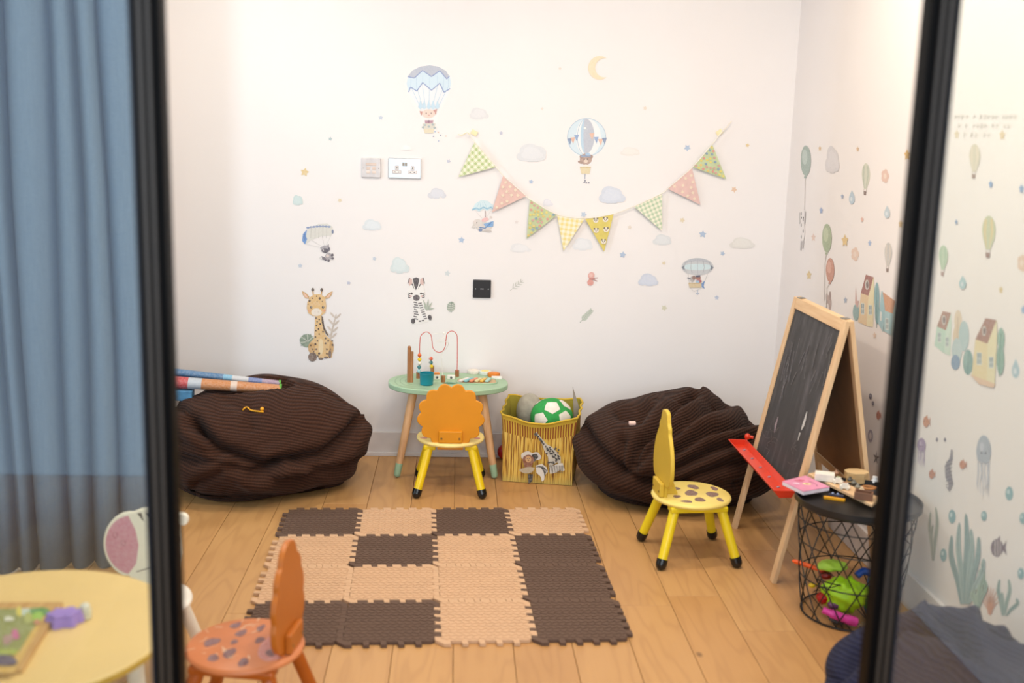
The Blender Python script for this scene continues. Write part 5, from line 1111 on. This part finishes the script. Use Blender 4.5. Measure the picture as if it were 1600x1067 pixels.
def elephant(P):
    P.poly([(1172, 108), (1190, 70), (1225, 48), (1265, 52), (1298, 78), (1300, 112), (1285, 100), (1262, 112), (1240, 100), (1215, 118), (1195, 106)], '#cfe6ee')
    P.line([(1172, 106), (1195, 96), (1216, 104), (1240, 90), (1263, 100), (1285, 90), (1300, 104)], 9, '#86bdd8')
    for x in (1195, 1218, 1242, 1266): P.line([(x, 105), (1230+(x-1230)*.4, 60)], 2.4, '#a6cfe0')
    P.line([(1195, 115), (1240, 165)], 1.6, '#cfcac8').line([(1285, 110), (1252, 160)], 1.6, '#cfcac8').line([(1251, 112), (1251, 150)], 6, '#b8a8a8')
    P.ell(1240, 205, 48, 30, '#d6cec8', 8).ell(1205, 185, 28, 24, '#dbd3cd').ell(1190, 178, 9, 12, '#e3d6d0').line([(1185, 195), (1172, 210), (1190, 214)], 9, '#d6cec8').ell(1250, 165, 22, 12, '#e6b4b4', -15).poly([(1240, 190), (1300, 172), (1298, 205), (1255, 212)], '#6fa3d8').line([(1215, 210), (1250, 215), (1290, 178)], 6, '#4f7fb8').ell(1265, 232, 24, 7, '#c8bfba', 5).ell(1222, 225, 12, 10, '#6f86b0').ell(1200, 183, 3, 3, '#4a4240').ell(1285, 150, 9, 6, '#d9cbc4', 30)
stick('elephant_sticker', 'grey elephant in a blue cape under a pale parachute', 'b', 754, 337, elephant, ZB)
def airship(P):
    P.poly([(548, 765)]+arc(622, 762, 74, 42, 190, 350, 20)+[(697, 765)]+arc(622, 765, 72, 34, 8, 172, 18), '#c9ccd0')
    P.ell(622, 762, 72, 15, '#cfe4ea').poly(arc(622, 762, 68, 40, 200, 340, 16)+arc(622, 758, 66, 22, 340, 200, 16), '#b9bdc6')
    for k in (-50, -25, 0, 25, 50): P.line([(622+k*1.1, 728+abs(k)*.25), (622+k*1.25, 765), (622+k, 796-abs(k)*.2)], 2.2, '#a4a9b4')
    P.poly([(548, 765), (560, 752), (562, 778)], '#7f8694').poly([(697, 765), (685, 752), (683, 778)], '#7f8694')
    P.line([(578, 795), (585, 840)], 1.8, '#c0bcb8').line([(668, 795), (655, 830)], 1.8, '#c0bcb8')
    P.ell(598, 818, 10, 14, '#b8b2b0').ell(605, 812, 8, 10, '#8f6f66').ell(625, 812, 12, 11, '#a8705f').poly([(612, 802), (636, 800), (634, 808), (614, 810)], '#4f5a72').ell(628, 828, 14, 8, '#b5626a').ell(622, 830, 9, 6, '#9fc3de').line([(575, 812), (590, 816)], 5, '#6a6f80')
    P.poly([(580, 835), (642, 835), (638, 858), (584, 858)], '#dcc8a0').line([(580, 838), (642, 838)], 4, '#c3a87c').poly([(640, 840), (656, 825), (650, 850), (655, 862), (642, 856)], '#5f8fcc')
    P.line([(588, 858), (605, 875), (640, 862)], 1.6, '#c9c4c0').line([(622, 868), (622, 888)], 3, '#9fb2cc').line([(615, 882), (622, 890), (630, 882)], 3, '#9fb2cc')
stick('airship_sticker', 'grey and blue airship sticker with animal crew in a basket', 'b', 1090, 430, airship, ZD)
stick('butterfly_sticker', 'small coral red butterfly sticker below the yellow flags', 'b', 925, 436, lambda P: P.ell(130, 802, 15, 17, '#e4a49a', 20).ell(126, 834, 15, 15, '#df9488', -20).ell(128, 800, 8, 9, '#edbfb6', 20).line([(138, 815), (160, 812)], 3, '#b56a62').line([(138, 820), (158, 828)], 3, '#b56a62').line([(120, 818), (146, 819)], 6, '#b5655c'), ZD)
def sprig(P, x0, y0, x1, y1, n, L_, w_, c, c2):
    dx, dy = x1-x0, y1-y0; q = hypot(dx, dy); ux, uy = dx/q, dy/q; P.line([(x0, y0), (x1, y1)], w_*.35, c2)
    for i in range(n):
        t = .2+.8*i/n; X, Y = x0+dx*t, y0+dy*t
        for s in (-1, 1):
            ex, ey = X+(ux*.75-uy*.65*s)*L_*(1-.4*t), Y+(uy*.75+ux*.65*s)*L_*(1-.4*t); P.line([(X, Y), ((X+ex)/2, (Y+ey)/2), (ex, ey)], [w_*.3, w_, w_*.2], c)
stick('leaf_sticker', 'grey green feathery leaf sticker below the coral butterfly', 'b', 915, 494, lambda P: sprig(P, 906, 504, 925, 484, 7, 8, 2.6, '#c3cdbf', '#a9b5a6'))
stick('leaf_sticker', 'thin grey sprig sticker right of the black socket plate', 'b', 806, 445, lambda P: sprig(P, 797, 454, 817, 438, 4, 9, 1.8, '#cfcfc8', '#bdbdb6'))

# right wall ---------------------------------------------------------------------------------
def rstar(x, y, r, c, lab): stick('star_sticker', lab, 'r', x, y, lambda P: P.star(x, y, r*.62, r*1.15, c, 0, .55), group='star stickers')
for x, y, r, c, lab in [(1281, 232, 4, '#e0bd8a', 'tiny gold star left of the grey cloud on the right wall'), (1340, 233, 4, '#d9b489', 'tiny gold star above the pale hot air balloon on right wall'), (1417, 242, 8, '#dcb25e', 'gold star half hidden by the right frame post near the top'),
    (1316, 307, 4, '#9aa9c6', 'tiny blue star left of the blue raindrop on right wall'), (1283, 329, 5, '#8fa6cf', 'small blue star right of the dangling spotted puppy'), (1347, 343, 4, '#e2b3a2', 'tiny pink star between the two raindrops'),
    (1320, 376, 9, '#e2c07a', 'gold star right of the olive green balloon'), (1271, 371, 6, '#e6cabb', 'faint pink star beneath the dangling spotted puppy'), (1359, 380, 5, '#a7bcdd', 'small blue star left of the grey hot air balloon'),
    (1264, 430, 7, '#e2c68a', 'gold star left of the red brown balloon'), (1321, 469, 5, '#a9b4c6', 'small grey blue star left of the cream house'), (1366.6, 524, 5, '#e3c9b4', 'pale orange star below the cream house'), (1407, 350, 6, '#dcbf8c', 'gold star at the edge of the right frame post'),
    (1548, 288, 6, '#7fa3cf', 'blue star seen through the pane beside the upper hot air balloon'), (1596, 295, 7, '#7fa3cf', 'blue star at the right picture edge near the top'), (1494, 347, 4, '#7f9fc6', 'tiny blue star left of the striped hot air balloon'),
    (1564, 453, 6, '#dcc48c', 'gold star between striped balloon and large house'), (1599, 484, 7, '#8fb0d4', 'blue star at the picture edge right of the large house'), (1495, 210, 7, '#e3d3b4', 'pale gold star left of the faded lettering'), (1566, 211, 8, '#e3cda4', 'pale gold star under the faded lettering')]:
    rstar(x, y, r, c, lab)
cloud(1301, 251, 22, 42, '#cfc8ca', 'grey cloud sticker at the top of the right wall', 'r', 3)
def party(x, y, w_, h_, c, hi, label, tail):
    def d(P):
        P.ell(x, y, w_/2, h_/2, c).ell(x-w_*.1, y-h_*.12, w_*.26, h_*.25, hi).poly([(x-1.5-w_*.06, y+h_*.5), (x+1.5-w_*.06, y+h_*.5), (x+2-w_*.06, y+h_*.57), (x-2-w_*.06, y+h_*.57)], c).line([(x-w_*.06, y+h_*.55)]+tail, .7, '#c9c0ba')
    stick('balloon_sticker', label, 'r', x, y, d)
party(1259, 251, 16, 48, '#9fb1a8', '#b9c8c0', 'dark green party balloon sticker next to the wall corner', [(1257.5, 300), (1257, 328)])
party(1292, 372, 15, 45, '#a6b592', '#bfcaa8', 'olive green party balloon sticker above the red brown one', [(1289, 410), (1288, 470)])
party(1297, 422, 13, 38, '#c98a72', '#dba48e', 'red brown party balloon sticker above the easel', [(1292, 450), (1291, 480)])
def bunny(P):
    Wc, DK = '#efe9e6', '#a9a4a4'
    P.ell(1254, 340, 4.2, 11, Wc).ell(1253, 362, 4.5, 16, Wc).line([(1252, 376), (1251, 391)], 2.2, '#c9c4c4').line([(1255, 376), (1254, 388)], 2.2, '#c9c4c4').line([(1257, 350), (1258, 330)], 1.8, '#c9c4c4')
    for a in range(5): P.ell(1252+(a % 2)*3, 334+a*9, 1.0, 3, DK)
    P.line([(1250, 332), (1250, 350)], .8, DK).line([(1258, 332), (1257.5, 348)], .8, DK).ell(1252.5, 340, .6, 1.6, '#5a5454').ell(1255.5, 340, .6, 1.6, '#5a5454')
stick('animal_sticker', 'pale outlined spotted puppy hanging from the dark green balloon string', 'r', 1254, 360, bunny)
stick('animal_sticker', 'brown grey mouse sticker partly behind the easel top', 'r', 1295, 473, lambda P: P.ell(1295, 474, 4.5, 13, '#b59f98').ell(1292, 464, 1.8, 6, '#c9b2aa').ell(1297, 462, 1.8, 7, '#a58d86').ell(1293, 480, 2, 6, '#e3d8d4').line([(1291.5, 466), (1291, 486)], .8, '#6a5c58'))
def hab(x, y, w_, h_, c, c2, bas, label):
    def d(P):
        top = y-h_*.5; P.poly([(x+w_*.5*cos(a), top+h_*.36+h_*.36*sin(a)) for a in [pi+pi*i/14 for i in range(15)]]+[(x+w_*.42, top+h_*.55), (x+w_*.16-1, top+h_*.80), (x-w_*.16-1, top+h_*.80), (x-w_*.42, top+h_*.55)], c)
        for k in (-.22, .2): P.poly([(x+k*w_-w_*.09, top+h_*.08), (x+k*w_+w_*.09, top+h_*.08), (x+k*w_*1.3+w_*.08, top+h_*.4), (x+k*w_*.5-.8, top+h_*.78), (x+k*w_*.5-1.6, top+h_*.78), (x+k*w_*1.3-w_*.1, top+h_*.4)], c2)
        P.line([(x-w_*.16-1, top+h_*.8), (x-w_*.12-1.4, top+h_*.88)], .6, '#b8a89c').line([(x+w_*.16-1, top+h_*.8), (x+w_*.12-1.4, top+h_*.88)], .6, '#b8a89c')
        P.poly([(x-w_*.18-1.3, top+h_*.87), (x+w_*.16-1.3, top+h_*.88), (x+w_*.12-1.5, top+h_), (x-w_*.15-1.5, top+h_*.99)], bas)
    stick('balloon_sticker', label, 'r', x, y, d)
hab(1353, 280, 13, 50, '#cfd0bd', '#b9c0ad', '#8a7068', 'pale grey green hot air balloon sticker near the top of right wall')
hab(1388, 402, 12, 46, '#c9c6c2', '#d9d0c4', '#8d756c', 'grey hot air balloon sticker above the blue house')
hab(1523, 252, 17, 54, '#d6cfb8', '#e3d6c0', '#a58a7c', 'beige hot air balloon sticker below the faded lettering')
hab(1545, 370, 21, 66, '#c6cba8', '#dcc890', '#9a776a', 'striped yellow and green hot air balloon sticker behind the pane')
hab(1474, 407, 14, 48, '#bcd0b4', '#a9c6a6', '#b59488', 'light green hot air balloon sticker beside the right frame post')
def drop(x, y, w_, h_, c, lab): stick('raindrop_sticker', lab, 'r', x, y, lambda P: P.poly([(x, y-h_*.6)]+arc(x, y+h_*.08, w_*.5, h_*.42, -35, 215, 16), c).ell(x-.8, y+h_*.1, w_*.2, h_*.18, '#d6e0e6'))
drop(1331, 309, 9, 20, '#b3c6d4', 'darker blue raindrop sticker below left of the pale hot air balloon'); drop(1386, 332, 9, 18, '#bccdd6', 'pale blue raindrop sticker above the grey hot air balloon'); drop(1504, 442, 11, 19, '#a9cbd0', 'teal raindrop sticker between light green balloon and houses'); drop(1587, 577, 12, 28, '#a9c6d2', 'blue raindrop sticker right of the large house')
def flower(x, y, r, c, lab): stick('flower_sticker', lab, 'r', x, y, lambda P: [P.ell(x+r*.38*cos(a*1.2566), y+r*.7*sin(a*1.2566), r*.4, r*.68, c) for a in range(5)] and P.ell(x, y, r*.3, r*.5, '#ecd6c6'))
flower(1383, 275, 8, '#e3bfae', 'peach flower sticker right of the pale hot air balloon'); flower(1336, 397, 8, '#e6c8b4', 'peach flower sticker right of the olive green balloon'); flower(1597, 411, 10, '#e3c6ae', 'peach flower sticker at the right picture edge')
def house(P, pts, wall_c, wall_s, roof, wins, attic):
    (tl, tr), ridge, (ml, mm, mr), (bl_, bm, br2) = pts
    P.poly([ml, mm, bm, bl_], wall_c).poly([mm, ridge, mr, br2, bm], wall_s).poly([tl, ridge, mm, ml], roof)
    for x, y, a, b in wins: P.poly([(x-a, y-b), (x+a, y-b+.6), (x+a, y+b+.6), (x-a, y+b)], '#dfe3dc').poly([(x-a*.8, y-b*.85), (x-.3, y-b*.85), (x-.3, y-.5), (x-a*.8, y-.5)], '#8fa3a8').poly([(x+.3, y-b*.85), (x+a*.8, y-b*.85), (x+a*.8, y-.5), (x+.3, y-.5)], '#8fa3a8').poly([(x-a*.8, y+.5), (x-.3, y+.5), (x-.3, y+b*.85), (x-a*.8, y+b*.85)], '#9fb0b2').poly([(x+.3, y+.5), (x+a*.8, y+.5), (x+a*.8, y+b*.85), (x+.3, y+b*.85)], '#9fb0b2')
    if attic: x, y = attic; P.ell(x, y, 3.2, 8, '#cfc9c2').ell(x+.4, y, 2, 5.4, '#7d6a66')
stick('house_sticker', 'cream house sticker with dark red roof left of the frame post', 'r', 1354, 470, lambda P: (P.ell(1337.5, 488, 5, 13, '#8fb0b0'), P.poly([(1337, 448), (1339, 470), (1342, 470), (1340, 482), (1336, 474)], '#d2a9a0'), house(P, (((1353, 429), (1365, 433)), (1365, 433), (1345, 458), 0) if 0 else (((1353, 429), (1365, 433)), (1365, 433), ((1345, 458), (1357, 462), (1366, 452)), ((1341, 503), (1354, 509), (1364, 511))), '#e6c99c', '#e9dcb0', '#a5675c', [(1348, 482, 2.6, 9), (1360, 484, 2.6, 8)], (1355, 445))))
stick('tree_sticker', 'slim teal tree sticker between the cream and blue houses', 'r', 1370, 472, lambda P: P.ell(1370, 466, 4, 25, '#86b0b4').ell(1370.5, 488, 3.6, 18, '#7aa6aa').line([(1370, 450), (1369.5, 512)], .8, '#5a8286'))
stick('house_sticker', 'blue house sticker with orange roof behind the frame post', 'r', 1386, 492, lambda P: house(P, (((1378, 455), (1398, 470)), (1398, 470), ((1382, 485), (1395, 490), (1399, 485)), ((1381, 517), (1392, 524), (1400, 528))), '#a9cdd2', '#c3d8d2', '#d59a72', [(1386, 506, 2.4, 9)], None) or P.poly([(1374, 486), (1377, 456), (1379, 454), (1383, 484), (1380, 519), (1372, 505)], '#9cc4cc').poly([(1375.5, 486), (1378, 488), (1377.5, 502), (1375, 500)], '#e3e6e0'))
stick('house_sticker', 'large cream house sticker with red brown roof behind the pane', 'r', 1540, 545, lambda P: house(P, (((1540, 497), (1557, 500)), (1557, 500), ((1524, 530), (1543, 537), (1558, 528)), ((1518, 588), (1542, 598), (1554, 602))), '#e8d6a4', '#e9dfb4', '#a87866', [(1530, 560, 4, 10), (1549, 566, 3.6, 9)], (1538, 517)) or P.poly([(1516, 585), (1556, 600), (1552, 606), (1530, 600)], '#e6c2a2'))
stick('tree_sticker', 'green bushy tree sticker right of the large cream house', 'r', 1564, 548, lambda P: P.ell(1564, 530, 5.5, 18, '#8fb8a8').ell(1563, 562, 6, 24, '#84ae9e').line([(1564, 520), (1561, 588)], .9, '#5c8a7c'))
stick('tree_sticker', 'round dark teal bush sticker left of the large cream house', 'r', 1512, 565, lambda P: P.ell(1512.5, 566, 8, 20, '#7fa8a4').ell(1510, 560, 4.5, 11, '#93b8b2').line([(1513, 552), (1512, 585)], .9, '#567f7c'))
stick('house_sticker', 'faint pale green house sticker with brown roof beside the post', 'r', 1478, 520, lambda P: house(P, (((1473, 486), (1486, 489)), (1486, 489), ((1464, 510), (1478, 516), (1487, 508)), ((1460, 540), (1475, 552), (1485, 556))), '#bfdcca', '#cfe2d2', '#b08470', [(1468, 527, 2.6, 8), (1480, 534, 2.4, 8)], (1475, 500)))
stick('tree_sticker', 'peach coloured tree sticker between the two pale houses', 'r', 1497, 510, lambda P: P.ell(1497, 502, 6, 18, '#e3cfb4').ell(1496, 528, 7, 22, '#e0c9a9').line([(1497, 495), (1495, 552)], .9, '#c0a588'))
stick('tree_sticker', 'grey blue rounded tree sticker in front of the peach tree', 'r', 1506, 530, lambda P: P.ell(1506, 525, 8, 24, '#b4ccce').ell(1495, 548, 8, 20, '#bccfd0').ell(1493, 566, 7, 12, '#7c9ab8'))
# rows of faded lettering too blurred to read
def letters(P):
    rd = random.Random(4)
    for row, (xs, xe, y) in enumerate(((1492, 1588, 181), (1497, 1578, 195), (1506, 1548, 209))):
        x = xs
        while x < xe:
            hgt = rd.uniform(3.5, 6); P.line([(x, y+hgt), (x+1.2, y-hgt*.4), (x+2.6, y+hgt*.6), (x+4, y-hgt*.2)], 1.0, '#dbd8ce'); x += rd.uniform(5, 7.5)
            if rd.random() < .28: x += 5
stick('lettering_sticker', 'rows of pale grey lettering high on the right wall', 'r', 1540, 195, letters)
# sea life
def fish(x, y, w_, h_, c, lab, stripes=False):
    def d(P):
        P.ell(x-w_*.08, y, w_*.38, h_*.42, c).poly([(x+w_*.2, y), (x+w_*.5, y-h_*.36), (x+w_*.44, y), (x+w_*.5, y+h_*.36)], c).poly([(x-w_*.1, y-h_*.36), (x+w_*.1, y-h_*.58), (x+w_*.1, y-h_*.3)], c).ell(x-w_*.28, y-h_*.08, w_*.05, h_*.06, '#3a2a26')
        if stripes:
            for k in (-.2, -.04, .12): P.line([(x+k*w_, y-h_*.38), (x+k*w_, y+h_*.38)], 1.2, '#d8d0cc')
    stick('fish_sticker', lab, 'r', x, y, d, group='fish stickers')
fish(1373, 649, 8, 16, '#c67a5e', 'orange fish sticker beside the easel back leg'); fish(1447.7, 659, 12, 20, '#cf8a62', 'orange fish sticker uppermost behind the pane'); fish(1456.4, 741, 11, 16, '#cb8565', 'orange fish sticker below the purple jellyfish'); fish(1504.6, 726, 12, 16, '#cb8565', 'orange fish sticker left of the large jellyfish')
fish(1560, 856, 26, 34, '#6f5e72', 'dark purple striped fish sticker right of the tall seaweed', True)
def bubble(x, y, rx, ry, c, lab): stick('bubble_sticker', lab, 'r', x, y, lambda P: P.ell(x, y, rx, ry, c).ell(x-rx*.25, y-ry*.25, rx*.35, ry*.35, '#c9dfe2'), group='bubble stickers')
for x, y, rx, ry, lab in [(1577, 771, 6, 11, 'teal bubble sticker right below the large jellyfish'), (1487.5, 807, 5.5, 11, 'teal bubble sticker above the left side of the tall seaweed'), (1537.4, 806, 4.5, 8, 'smaller teal bubble sticker under the large jellyfish tentacles'), (1598, 810, 5, 9, 'teal bubble sticker at the picture edge above the striped fish'), (1474, 867, 5, 10, 'teal bubble sticker left of the tall seaweed'), (1595, 896, 5, 9, 'teal bubble sticker at the picture edge below the striped fish')]: bubble(x, y, rx, ry, '#7fb0b8', lab)
for x, y, r, lab in [(1360, 619, 3, 'dark bubble sticker upper of two beside the easel leg'), (1364, 630, 2.2, 'dark bubble sticker lower of two beside the easel leg'), (1464, 687, 2.2, 'dark dot sticker left of the pair above the seahorse'), (1476.6, 687, 2.2, 'dark dot sticker right of the pair above the seahorse')]:
    stick('bubble_sticker', lab, 'r', x, y, lambda P: P.ell(x, y, r*.8, r*1.5, '#6f6a7c').ell(x-.3, y-.6, r*.3, r*.5, '#a9a4b4'), group='bubble stickers')
stick('shell_sticker', 'grey violet ring shell sticker between the easel legs and frame', 'r', 1360, 681, lambda P: P.ell(1360, 681, 4, 10, '#a79fb0').ell(1360, 681, 2, 5.6, '#e0d6d4'))
stick('starfish_sticker', 'dark grey starfish sticker low beside the easel', 'r', 1369, 715, lambda P: P.star(1369, 715, 5, 12, '#7a706f', 10, .3))
def jelly(x, y, w_, h_, c, c2, lab):
    def d(P):
        for i in range(6):
            xx = x-w_*.38+i*w_*.15; P.line([(xx, y-h_*.1), (xx+w_*.08*sin(i*2), y+h_*.15), (xx-w_*.07*cos(i), y+h_*.32), (xx+w_*.05*sin(i), y+h_*(.44+.06*(i % 3)))], [w_*.07, w_*.08, w_*.06, w_*.02], c2)
        P.poly(arc(x, y-h_*.2, w_*.5, h_*.3, 180, 360, 16)+[(x+w_*.42, y-h_*.08), (x+w_*.15, y-h_*.02), (x-w_*.15, y-h_*.04), (x-w_*.42, y-h_*.08)], c).ell(x-w_*.12, y-h_*.3, w_*.16, h_*.08, c2).ell(x-w_*.14, y-h_*.2, w_*.05, h_*.02, '#4a4656').ell(x+w_*.14, y-h_*.2, w_*.05, h_*.02, '#4a4656')
    stick('jellyfish_sticker', lab, 'r', x, y, d)
jelly(1537, 726, 23, 92, '#a9b4c2', '#c3c9d6', 'large grey blue jellyfish sticker with long tentacles'); jelly(1440, 706, 13, 44, '#a58fb4', '#bda9c6', 'purple jellyfish sticker beside the right frame post')
def seahorse(P):
    P.line([(1487, 702), (1486, 716), (1480, 728), (1482, 745), (1486, 756), (1482, 766), (1479, 760)], [2, 5, 8, 10, 7, 5, 2], '#8f8b96')
    for i in range(7): P.line([(1478, 722+i*6), (1488, 718+i*6)], 1, '#5f5a68')
stick('seahorse_sticker', 'dark grey seahorse sticker left of the large jellyfish', 'r', 1484, 738, seahorse)
def weed(label, x, y, blades, c, c2, w_):
    def d(P):
        for i, (dx, top, bend) in enumerate(blades):
            pts = [(x+dx*.25, y), (x+dx*.5+bend*.3, y+(top-y)*.35), (x+dx*.85+bend, y+(top-y)*.7), (x+dx, top)]; sm = [tuple(v)[:2] for v in smooth_path([(a, b, 0) for a, b in pts], 5)]
            n = len(sm); P.line(sm, [w_*(.5+.9*sin(pi*min(1, k/n*1.05))) if k < n-1 else .4 for k in range(n)], c if i % 2 else c2); P.line(sm, .7, '#5f8286')
    stick('seaweed_sticker', label, 'r', x, (y+min(b[1] for b in blades))/2, d)
weed('tall blue green seaweed sticker with long blades', 1507, 944, [(-20, 836, -4), (-8, 816, -3), (2, 802, 2), (10, 826, 3), (22, 838, 2), (30, 872, 2)], '#9fbcbc', '#88abae', 6)
weed('shorter leafy green seaweed sticker right of the tall seaweed', 1526, 950, [(-6, 905, -2), (4, 890, 2), (8, 878, 3), (-2, 920, -5), (12, 905, 4)], '#a9c6b4', '#93b5a6', 5)
weed('grey green branching seaweed sticker by the orange coral', 1568, 962, [(-6, 905, -3), (8, 905, 3), (20, 935, 5), (-2, 925, 0)], '#9dbab4', '#88aaa6', 4.5)
weed('pale olive seaweed sticker hanging behind the wire basket', 1458, 876, [(-4, 800, -2), (4, 792, 3), (0, 820, -3)], '#b4bdae', '#c3c6b4', 4)
def coral(P):
    for i in range(9):
        a = radians(-160+i*17.5); P.line([(1547, 958), (1547+9*cos(a), 950+18*sin(a)), (1547+15*cos(a+.1), 948+31*sin(a+.1))], [1.4, 1.7, .8], '#d99a78' if i % 2 else '#cf8a66')
    P.ell(1547, 954, 4, 7, '#d59270')
stick('coral_sticker', 'orange coral sticker low on the right wall', 'r', 1546, 941, coral)
